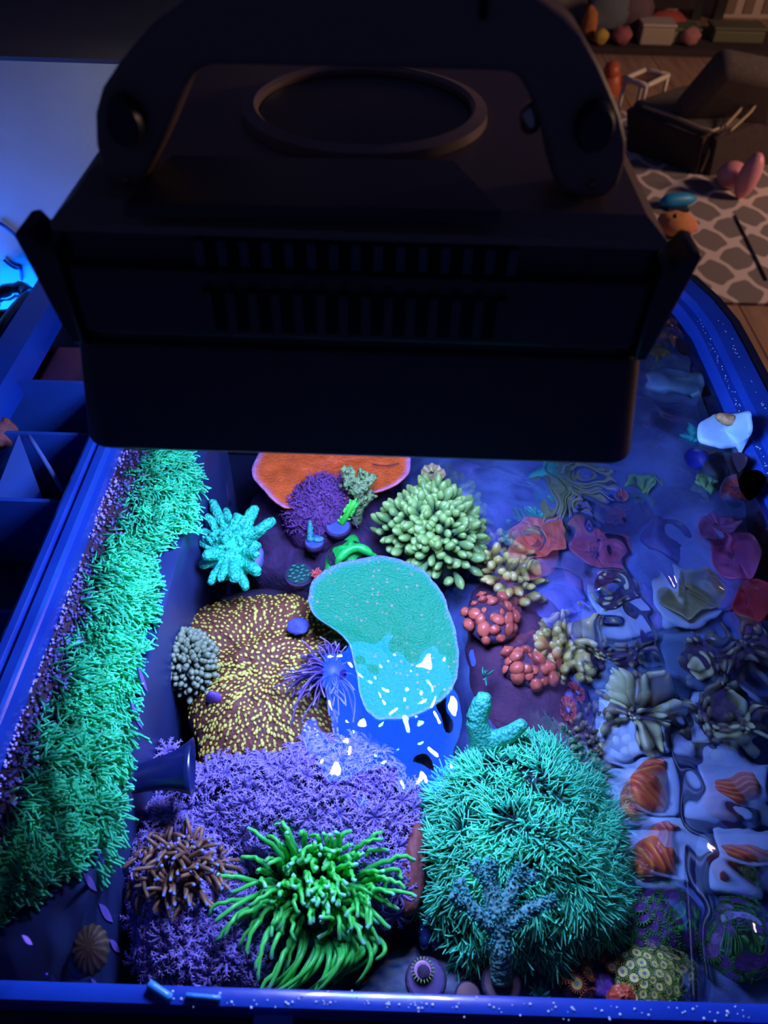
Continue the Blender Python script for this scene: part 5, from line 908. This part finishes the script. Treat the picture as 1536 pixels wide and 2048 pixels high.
mb = MB(); c = PL(1446, 918, 0.012); d_ = Dome(ell(1446, 930, 46, 26), c[2], c[2] + 0.006, n=36, rings=7); d_.mesh(mb, c[2] - 0.008); tag(mb.build('dark_hole_rock', M('hole_dark', (0.012, 0.010, 0.03), rough=0.6)), 'dark rounded rock below the sky-blue slab', 'rock')

# ------------------------------------------------------------------ zoanthids at the front
def zoa_mesh(ramp, name, R=1.0, fringe=20, fl=0.34):
    m_ = M(name, None, ramp=ramp, nscale=50, rough=0.35); mb_ = MB(); lathe(mb_, [(0.5, -0.9), (0.42, -0.4), (0.62, -0.1), (0.95 * R, 0.0), (0.86, 0.10), (0.6, 0.06), (0.34, 0.02), (0.16, 0.07), (0.02, 0.02)], (0, 0, 0), 20, ts=[1, 1, 1, 0.86, 0.74, 0.55, 0.36, 0.16, 0.0])
    a = np.arange(fringe) * 2 * pi / fringe; d_ = np.stack([np.cos(a), np.sin(a), np.full(fringe, 0.32)], 1); p0 = d_ * [0.88, 0.88, 0]; t = np.linspace(0, 1, 4)[None, :, None]; pth_ = p0[:, None] + d_[:, None] * fl * t + np.array([0, 0, 0.04]) + np.array([0, 0, -0.12]) * t * t; tubes(mb_, pth_, np.tile([0.07, 0.07, 0.06, 0.035], (fringe, 1)), 5, np.tile([0.9, 0.94, 0.97, 1.0], (fringe, 1)))
    me_ = mb_.mesh('zoanthid_polyp'); me_.materials.append(m_); me_.polygons.foreach_set('use_smooth', np.ones(len(me_.polygons), bool)); return me_
z_yel = zoa_mesh([(0, (0.10, 0.16, 0.22)), (0.26, (0.16, 0.24, 0.26)), (0.34, (0.95, 0.75, 0.12)), (0.6, (0.98, 0.85, 0.2)), (0.68, (0.06, 0.06, 0.05)), (0.86, (0.08, 0.10, 0.05)), (0.93, (0.35, 0.6, 0.06)), (1, (0.45, 0.75, 0.1))], 'zoa_yellow')
z_pur = zoa_mesh([(0, (0.25, 0.10, 0.34)), (0.2, (0.10, 0.025, 0.17)), (0.6, (0.12, 0.03, 0.2)), (0.7, (0.02, 0.05, 0.02)), (0.9, (0.03, 0.22, 0.03)), (1, (0.06, 0.5, 0.05))], 'zoa_purple')
z_ora = zoa_mesh([(0, (0.2, 0.4, 0.3)), (0.26, (0.12, 0.35, 0.25)), (0.34, (0.9, 0.5, 0.08)), (0.55, (0.95, 0.6, 0.12)), (0.68, (0.3, 0.05, 0.03)), (0.86, (0.4, 0.07, 0.03)), (1, (0.7, 0.16, 0.05))], 'zoa_orange')
z_pnk = zoa_mesh([(0, (0.2, 0.08, 0.2)), (0.1, (0.5, 0.2, 0.42)), (0.72, (0.55, 0.22, 0.45)), (0.82, (0.05, 0.12, 0.04)), (0.93, (0.3, 0.5, 0.08)), (1, (0.4, 0.6, 0.12))], 'zoa_pink')
def zoas(label, x, y_, rx, ry, n_, rpx, me_, zc=0.016, base=None, dz=0.004, name='zoanthid_colony', shr=0.92):
    c = PL(x, y_, dz); u_ = mpp(c); root = thing(name, label, 'coral', c - [0, 0, 0.006]); d_ = Dome(ell(x, y_, rx, ry, 20, 0.12, x * 0.01), c[2], c[2] + zc, n=44, rings=9, power=0.55); mb_ = MB(); d_.mesh(mb_, c[2] - 0.014); mb_.build('mat', base or m_rock, root)
    r_, a_ = d_.spaced(n_); pp = d_.at(r_ * shr, a_); nn_ = d_.normal(np.clip(r_, 0.05, 0.95), a_)
    for k in range(n_): inst('zoanthid_polyp', me_, pp[k] + nn_[k] * 0.003, root, basis(nn_[k] + rng.normal(0, 0.15, 3), rng.uniform(0, 6.28)), rpx * u_ * rng.uniform(0.7, 1.15))
    return root
zoas('yellow-faced zoanthid colony at the front beside the red coral', 1302, 1958, 78, 78, 40, 12.5, z_yel, base=M('zoa_mat_green', (0.05, 0.10, 0.03), rough=0.6))
zoas('purple-faced zoanthid colony with green skirts behind the yellow colony', 1308, 1842, 74, 66, 24, 17, z_pur, base=M('zoa_mat_dark', (0.02, 0.08, 0.02), rough=0.6))
zoas('dim purple and green zoanthid colony at the front right edge', 1486, 1868, 62, 96, 26, 18, z_pur, base=MATS['zoa_mat_dark'])
zoas('orange-ringed zoanthid cluster left of the red coral', 1150, 1962, 34, 44, 5, 20, z_ora, zc=0.01)
zoas('two tan zoanthids above the red coral', 1222, 1930, 22, 16, 3, 13, z_ora, zc=0.008)
t_, c_, R0 = plug(852, 1958, -0.115, 42, 'violet-crusted plug carrying one pink zoanthid', M('plug_violet', (0.05, 0.04, 0.16), (0.12, 0.06, 0.2), nscale=80, rough=0.6))
zr = thing('zoanthid', 'single pink-faced zoanthid with yellow-green skirt on a plug', 'coral', c_ + [0, 0, 0.002]); inst('zoanthid_polyp', z_pnk, P(845, 1940, -0.110), zr, basis((0.0, 0.05, 1)), 20 * mpp(c_)); mb = MB(); lathe(mb, [(0.007, -0.006), (0.005, 0.0), (0.004, 0.003)], P(847, 1945, -0.111), 10); mb.build('stem', m_rock, zr)
plug(936, 1990, -0.12, 26, 'empty rust-topped plug right of the zoanthid plug', M('plug_rust', (0.22, 0.10, 0.09), rough=0.6))
cb = PL(1240, 1996, 0.008); dm = Dome(ell(1244, 1996, 34, 30), cb[2], cb[2] + 0.012, n=60, rings=12); rb = thing('red_coral_frag', 'orange-red crinkled coral beside the violet crust at the front', 'coral', cb); mb = MB(); dm.mesh(mb, cb[2] - 0.006); v = mb.V[0]; w_ = np.array([mnoise.turbulence(Vector(p * 260), 3, True) for p in v]); v[:, 2] += 0.004 * w_; mb.T[0] = np.clip(w_ * 0.9, 0, 1); mb.build('crinkles', MATS['orange_frag'], rb)
mb = MB(); c = PL(1204, 1972, 0.006); sphere(mb, c, (0.008, 0.009, 0.006), 16, 10, noise=0.35, nf=3); tag(mb.build('violet_crust', M('violet_crust', (0.25, 0.08, 0.6), (0.12, 0.05, 0.3), nscale=200, rough=0.5, bump=0.6)), 'violet coralline crust between orange zoanthids and red coral', 'rock')
mb = MB(); a, b, c = PL(1226, 1800, 0.012), PL(1250, 1836, 0.016), PL(1228, 1862, 0.012); tubes(mb, bez(a, b + (b - (a + c) / 2) * 0.6, c, 14), np.interp(np.linspace(0, 1, 14), [0, .5, 1], [0.002, 0.0042, 0.002]), 10); tag(mb.build('amber_sponge', M('amber', (0.6, 0.26, 0.03), (0.45, 0.18, 0.03), nscale=60, rough=0.5)), 'amber crescent sponge at the right flank of the mint boulder', 'sponge')
sprig('small dark green tuft at the front rim', 1082, 1992, (0.04, 0.34, 0.22), 22, 0.010, 0.01, 0.0009)
rock([(700, 1990), (780, 1900), (860, 1880), (960, 1930), (1060, 1940), (1180, 1900), (1240, 1960), (1240, 2040), (700, 2040)], -0.16, -0.13, 'grey-blue front rock shelf under the plugs', M('front_rock', (0.10, 0.15, 0.24), (0.16, 0.2, 0.28), nscale=40, rough=0.8, bump=0.5), 0.006, edge=3)
# ================================================================== THE ROOM BEYOND THE TANK
def G(px, py, dz=0.0): return P(px, py, FZ + dz)
# rug with a trellis print
m_rug = bpy.data.materials.new('rug_trellis'); m_rug.use_nodes = True; nt = m_rug.node_tree; N = nt.nodes; L = nt.links; b_ = N['Principled BSDF']; b_.inputs['Roughness'].default_value = 0.95; b_.inputs['Specular IOR Level'].default_value = 0.1
tc = N.new('ShaderNodeTexCoord'); mp = N.new('ShaderNodeMapping'); mp.inputs['Rotation'].default_value = (0, 0, math.radians(10)); L.new(tc.outputs['Object'], mp.inputs[0]); sx_ = N.new('ShaderNodeSeparateXYZ'); L.new(mp.outputs[0], sx_.inputs[0])
def mth(op, a, b=None, c=None):
    n_ = N.new('ShaderNodeMath'); n_.operation = op
    for k, v_ in enumerate((a, b, c)):
        if v_ is None: continue
        if isinstance(v_, (int, float)): n_.inputs[k].default_value = v_
        else: L.new(v_, n_.inputs[k])
    return n_.outputs[0]
U = mth('MULTIPLY', sx_.outputs[0], 2 * pi / 0.185); V = mth('MULTIPLY', sx_.outputs[1], 2 * pi / 0.26)
cu, cv = mth('COSINE', U), mth('COSINE', V); f_ = mth('ADD', cu, cv)
f_ = mth('ADD', f_, mth('MULTIPLY', mth('MULTIPLY', mth('SINE', mth('MULTIPLY', U, 2.0)), mth('SINE', mth('MULTIPLY', V, 2.0))), 0.22))
ab = mth('ABSOLUTE', f_); mr = N.new('ShaderNodeMapRange'); mr.inputs[1].default_value = 0.36; mr.inputs[2].default_value = 0.48; L.new(ab, mr.inputs[0])
mxr = N.new('ShaderNodeMix'); mxr.data_type = 'RGBA'; mxr.inputs[6].default_value = (0.72, 0.58, 0.54, 1); mxr.inputs[7].default_value = (0.24, 0.20, 0.19, 1); L.new(mr.outputs[0], mxr.inputs[0]); L.new(mxr.outputs[2], b_.inputs['Base Color'])
e0 = G(1450, 610); r0x, r0y = 0.62, e0[1]
mb = MB(); box(mb, (r0x, r0y, FZ + 0.0003), (3.6, 4.35, FZ + 0.012)); rug = mb.build('area_rug', m_rug, None, smooth=False); tag(rug, 'pinkish rug with grey trellis print on the floor beyond the tank', 'rug')
# lounge chair
m_fab = M('grey_fabric', (0.085, 0.065, 0.055), (0.11, 0.085, 0.07), nscale=60, rough=0.95, bump=0.3, bscale=300); m_pip = M('tan_piping', (0.40, 0.30, 0.20), rough=0.7); m_dkf = M('dark_fabric', (0.035, 0.02, 0.022), (0.045, 0.028, 0.028), nscale=40, rough=0.95)
lc = thing('lounge_chair', 'low grey padded lounge chair with pale piping on the rug', 'chair', G(1400, 300))
def slab(name, pts, thick, mat, parent, bv=0.03):
    """quad in world space given thickness along its normal"""
    p_ = np.array(pts); n_ = np.cross(p_[1] - p_[0], p_[3] - p_[0]); n_ /= np.linalg.norm(n_); n_ = n_ if n_[2] > 0 else -n_
    mb_ = MB(); mb_.add(np.concatenate([p_, p_ - n_ * thick]), np.array([(0, 1, 2, 3), (7, 6, 5, 4), (0, 4, 5, 1), (1, 5, 6, 2), (2, 6, 7, 3), (3, 7, 4, 0)])); o_ = mb_.build(name, mat, parent, auto=50); bevel(o_, bv, 4); return o_
s0, s1, s2, s3 = P(1262, 200, -0.78), P(1415, 262, -0.78), P(1545, 205, -0.74), P(1370, 165, -0.74)
slab('seat_cushion', [s0, s1, s2, s3], 0.12, m_fab, lc)
b0, b1, b2, b3 = P(1338, 205, -0.76), P(1545, 205, -0.76), P(1560, 108, -0.50), P(1438, 82, -0.46)
slab('backrest', [b0, b1, b2, b3], 0.14, m_fab, lc, 0.05)
f0, f1, f2, f3 = G(1266, 300), G(1402, 348), P(1420, 268, -0.80), P(1264, 210, -0.80)
slab('front_skirt', [f0, f1, f2, f3], 0.05, m_dkf, lc, 0.01); slab('side_skirt', [f1, G(1560, 318), P(1560, 215, -0.78), f2], 0.05, m_dkf, lc, 0.01)
for pts in ([P(1286, 212, -0.775), P(1345, 232, -0.775), P(1400, 256, -0.775), P(1425, 262, -0.775), P(1450, 250, -0.77)], [P(1450, 252, -0.76), P(1478, 222, -0.72), P(1510, 165, -0.66), P(1545, 132, -0.6)], [P(1460, 262, -0.77), P(1500, 225, -0.72), P(1530, 182, -0.66), P(1550, 160, -0.62)], [P(1402, 345, -0.985), P(1415, 315, -0.9), P(1425, 280, -0.83), P(1455, 258, -0.77)]):
    mb = MB(); pa = np.array(pts); tk = np.linspace(0, 1, 24); pp = np.stack([np.interp(tk, np.linspace(0, 1, len(pa)), pa[:, k]) for k in range(3)], 1); tubes(mb, pp, np.full(24, 0.007), 6); mb.build('piping', m_pip, lc)
# white square-frame side table
wt = thing('frame_table', 'small white square-framed table behind the lounge chair', 'table', G(1290, 215)); tz = -0.72
cs = [P(1251, 157, tz), P(1293, 172, tz), P(1336, 151, tz), P(1290, 140, tz)]; m_wh = M('white_metal', (0.65, 0.55, 0.45), rough=0.4)
for k in range(4):
    a, b = cs[k], cs[(k + 1) % 4]; mb = MB(); tubes(mb, bez(a, (a + b) / 2, b, 4), np.full(4, 0.013), 6); mb.build('top_rail', m_wh, wt)
    mb = MB(); ft = a.copy(); ft[2] = FZ + 0.012; tubes(mb, bez(a, (a + ft) / 2, ft, 4), np.full(4, 0.009), 6); mb.build('leg', m_wh, wt)
mb = MB(); cc = np.array(cs); ce = cc.mean(0); cc2 = ce + (cc - ce) * 0.9; mb.add(np.concatenate([cc2 - [0, 0, 0.004], cc2 - [0, 0, 0.012]]), np.array([(0, 1, 2, 3), (7, 6, 5, 4), (0, 4, 5, 1), (1, 5, 6, 2), (2, 6, 7, 3), (3, 7, 4, 0)])); mb.build('table_top', M('rust_top', (0.22, 0.07, 0.04), (0.10, 0.05, 0.04), nscale=12, rough=0.6), wt, smooth=False)
# low dark media bench with things on it
bench_y = 5.35; bz = PY(1290, 98, bench_y)[2]
bn = thing('low_bench', 'long low dark bench along the far wall', 'bench', (2.0, 5.6, FZ)); x0, x1 = PY(1130, 100, bench_y)[0], PY(1640, 100, bench_y)[0]
mb = MB(); box(mb, (x0, bench_y, bz - 0.04), (x1, 5.9, bz)); bevel(mb.build('bench_top', m_dkf, bn, smooth=False), 0.008)
mb = MB(); box(mb, (x0 + 0.02, bench_y + 0.02, FZ + 0.0), (x1 - 0.02, 5.88, bz - 0.0401)); mb.build('bench_body', M('bench_dark', (0.03, 0.016, 0.016), rough=0.7), bn, smooth=False)
for k in range(3):
    mb = MB(); xa = x0 + 0.04 + k * (x1 - x0 - 0.08) / 3; box(mb, (xa, bench_y + 0.008, FZ + 0.03), (xa + (x1 - x0 - 0.08) / 3 - 0.02, bench_y + 0.0195, bz - 0.05)); mb.build('door', m_dkf, bn, smooth=False)
def blobby(name, label, cat, px, py, y_, sizes, col, base=True, zb=None, parts=None, rough=0.8):
    c = PY(px, py, y_); mb_ = MB(); z_ = bz if zb is None else zb; c[2] = z_ + sizes[2]
    sphere(mb_, c, sizes, 16, 12, noise=0.18, nf=1.6); o_ = mb_.build(name, M('soft_%s_%d' % (name, px), col, tuple(0.8 * q for q in col), nscale=12, rough=rough)); return tag(o_, label, cat)
blobby('soft_toy', 'orange soft toy at the left end of the bench', 'toy', 1182, 32, 5.5, (0.05, 0.05, 0.09), (0.55, 0.18, 0.05))
blobby('cushion', 'blue-grey cushion leaning on the bench', 'cushion', 1208, 60, 5.55, (0.13, 0.06, 0.14), (0.12, 0.14, 0.17))
blobby('cushion', 'dark mauve cushion next to the blue-grey one', 'cushion', 1258, 55, 5.6, (0.12, 0.06, 0.13), (0.14, 0.08, 0.10))
blobby('soft_toy', 'small red soft toy on the bench', 'toy', 1330, 48, 5.65, (0.13, 0.06, 0.07), (0.42, 0.07, 0.05))
blobby('soft_toy', 'little pink soft toy in front on the bench', 'toy', 1240, 92, 5.42, (0.06, 0.05, 0.05), (0.40, 0.12, 0.12))
blobby('soft_toy', 'small yellow soft toy at the bench edge', 'toy', 1196, 102, 5.4, (0.045, 0.04, 0.045), (0.6, 0.38, 0.06))
blobby('soft_toy', 'pink toy beside the green tray', 'toy', 1378, 82, 5.45, (0.06, 0.05, 0.05), (0.48, 0.20, 0.16))
def tray(name, label, px, py, y_, w_, h_, col, lid):
    c = PY(px, py, y_); t_ = thing(name, label, 'box', (c[0], y_, bz)); mb_ = MB(); box(mb_, (c[0] - w_, y_ - 0.08, bz), (c[0] + w_, y_ + 0.08, bz + h_)); bevel(mb_.build('box_body', M('tray_%d' % px, col, rough=0.6), t_, smooth=False), 0.01); mb_ = MB(); box(mb_, (c[0] - w_ * 1.06, y_ - 0.09, bz + h_ + 0.0005), (c[0] + w_ * 1.06, y_ + 0.09, bz + h_ + 0.018)); bevel(mb_.build('lid', M('traylid_%d' % px, lid, rough=0.6), t_, smooth=False), 0.006)
tray('storage_box', 'cream storage box in the middle of the bench', 1306, 78, 5.5, 0.10, 0.10, (0.40, 0.32, 0.24), (0.5, 0.42, 0.34)); tray('storage_box', 'green-lidded storage box right of the cream one', 1352, 72, 5.55, 0.12, 0.07, (0.24, 0.24, 0.14), (0.08, 0.12, 0.06)); tray('storage_box', 'dark olive case on the bench behind the chair back', 1470, 70, 5.6, 0.16, 0.07, (0.12, 0.12, 0.06), (0.10, 0.10, 0.06))
# door and posts on the far wall
for px, lab in ((1388, 'thin dark post left of the panelled door'), (1432, 'thin dark post at the hinge side of the panelled door')):
    c = PY(px, 40, 6.2); mb = MB(); box(mb, (c[0] - 0.035, 6.17, FZ), (c[0] + 0.035, 6.23, 1.4)); tag(bevel(mb.build('room_post', m_black, None, smooth=False), 0.006), lab, 'post')
c0, c1 = PY(1440, 40, 6.28)[0], PY(1640, 40, 6.28)[0]; mb = MB(); box(mb, (c0, 6.262, FZ), (c1, 6.299, 1.0)); dr = mb.build('door_1', M('door_tan', (0.55, 0.42, 0.32), rough=0.6), None, smooth=False, kind='structure')
for px in (1450, 1486, 1524):
    a, b = PY(px, 20, 6.26)[0], PY(px + 20, 20, 6.26)[0]; z_ = PY(px, 27, 6.26)[2]; mb = MB(); box(mb, (a, 6.252, z_), (b, 6.2615, 0.8)); bevel(mb.build('panel', M('panel_brown', (0.22, 0.15, 0.11), rough=0.6), dr, smooth=False), 0.004)
c = PY(1176, 60, 5.9); mb = MB(); box(mb, (c[0] - 0.26, 5.92, FZ), (c[0] - 0.03, 6.1, 0.4)); tag(bevel(mb.build('tall_cabinet', M('cab_grey', (0.20, 0.17, 0.15), rough=0.7), None, smooth=False), 0.01), 'grey tall cabinet side behind the bench end', 'cabinet')
mb = MB(); c = PY(1300, 8, 6.1); box(mb, (PY(1180, 10, 6.0)[0], 6.0, PY(1300, 16, 6.0)[2]), (PY(1392, 10, 6.0)[0], 6.16, PY(1300, 16, 6.0)[2] + 0.1)); tag(mb.build('wall_ledge', m_dkf, None, smooth=False), 'dark horizontal shelf board above the bench', 'shelf')
# toys on the rug
gz = 0.012
rt_ = thing('orange_dinosaur', 'orange plastic toy figure left of the white table', 'toy', G(1222, 235)); c = PY(1222, 165, 4.6); m_o = M('toy_orange', (0.50, 0.10, 0.04), rough=0.45)
mb = MB(); sphere(mb, c + [0, 0, -0.02], (0.06, 0.05, 0.08), 14, 10); sphere(mb, c + [-0.01, 0, 0.06], (0.045, 0.05, 0.045), 12, 8); tubes(mb, np.stack([c + [0.04, 0, 0.0], c + [0.10, 0, 0.02], c + [0.15, 0, 0.035]]), np.array([0.03, 0.025, 0.018]), 8); mb.build('toy_body', m_o, rt_)
mb = MB(); z0 = FZ + gz; tubes(mb, np.array([[c[0], c[1], z0], [c[0], c[1], (z0 + c[2]) / 2], [c[0], c[1], c[2] - 0.05]]), np.array([0.05, 0.04, 0.045]), 10); mb.build('toy_base', M('toy_base', (0.4, 0.3, 0.2), rough=0.6), rt_)
pk = thing('pink_balloon_toy', 'pink rubber toy with two round lobes under the chair', 'toy', G(1480, 345)); m_pk = M('toy_pink', (0.75, 0.30, 0.34), rough=0.4)
c = G(1464, 350, gz + 0.06); mb = MB(); sphere(mb, c, (0.065, 0.055, 0.058), 18, 12); mb.build('lobe', m_pk, pk); c = G(1498, 352, gz + 0.10); mb = MB(); sphere(mb, c, (0.045, 0.045, 0.098), 18, 12, Matrix.Rotation(0.12, 3, 'Y')); mb.build('lobe', m_pk, pk)
c = G(1478, 352, gz + 0.03); mb = MB(); sphere(mb, c, (0.05, 0.03, 0.028), 12, 8); mb.build('neck', m_pk, pk)
bt = thing('blue_toy_boat', 'flat bright blue toy lying on the rug', 'toy', G(1355, 405)); a, b = G(1322, 404, gz + 0.028), G(1392, 398, gz + 0.028); mb = MB(); tubes(mb, bez(a, (a + b) / 2 + [0, 0, 0.004], b, 9), np.array([0.014, 0.026, 0.03, 0.031, 0.031, 0.03, 0.027, 0.02, 0.008]), 12); mb.build('hull', M('toy_blue', (0.01, 0.28, 0.60), rough=0.45), bt); mb = MB(); box(mb, (min(a[0], b[0]) + 0.03, a[1] - 0.03, FZ + gz), (max(a[0], b[0]) - 0.04, a[1] + 0.02, FZ + gz + 0.012)); mb.build('keel', M('toy_navy', (0.02, 0.03, 0.06), rough=0.5), bt, smooth=False)
pl_ = thing('plush_fish', 'orange and lilac plush toy by the fixture on the rug', 'toy', G(1352, 460)); c = G(1352, 448, gz + 0.045); mb = MB(); sphere(mb, c, (0.085, 0.06, 0.045), 18, 12, noise=0.12); mb.build('plush_body', M('plush_orange', (0.80, 0.34, 0.10), (0.65, 0.22, 0.12), nscale=14, rough=0.9), pl_)
c = G(1374, 454, gz + 0.03); mb = MB(); sphere(mb, c, (0.045, 0.035, 0.028), 14, 10, noise=0.25); mb.build('plush_fin', M('plush_lilac', (0.42, 0.22, 0.38), (0.55, 0.3, 0.3), nscale=20, rough=0.9), pl_); c = G(1350, 432, gz + 0.095); mb = MB(); sphere(mb, c, 0.009, 10, 8); mb.build('eye', m_black, pl_)
c = G(1540, 288, 0.06); mb = MB(); sphere(mb, c, (0.07, 0.06, 0.06), 14, 10, noise=0.1); tag(mb.build('cream_cup', M('cream', (0.75, 0.58, 0.38), rough=0.6)), 'cream bowl-like toy at the right edge near the chair', 'toy')
mb = MB(); pa = np.array([G(1470, 430, gz + 0.004), G(1490, 470, gz + 0.004), G(1512, 515, gz + 0.004), G(1534, 560, gz + 0.004)]); tk = np.linspace(0, 1, 20); pp = np.stack([np.interp(tk, np.linspace(0, 1, 4), pa[:, k]) for k in range(3)], 1); tubes(mb, pp, np.full(20, 0.004), 6); tag(mb.build('floor_cord', M('cord_dark', (0.05, 0.03, 0.03), rough=0.6)), 'thin dark cord lying across the rug', 'cord')
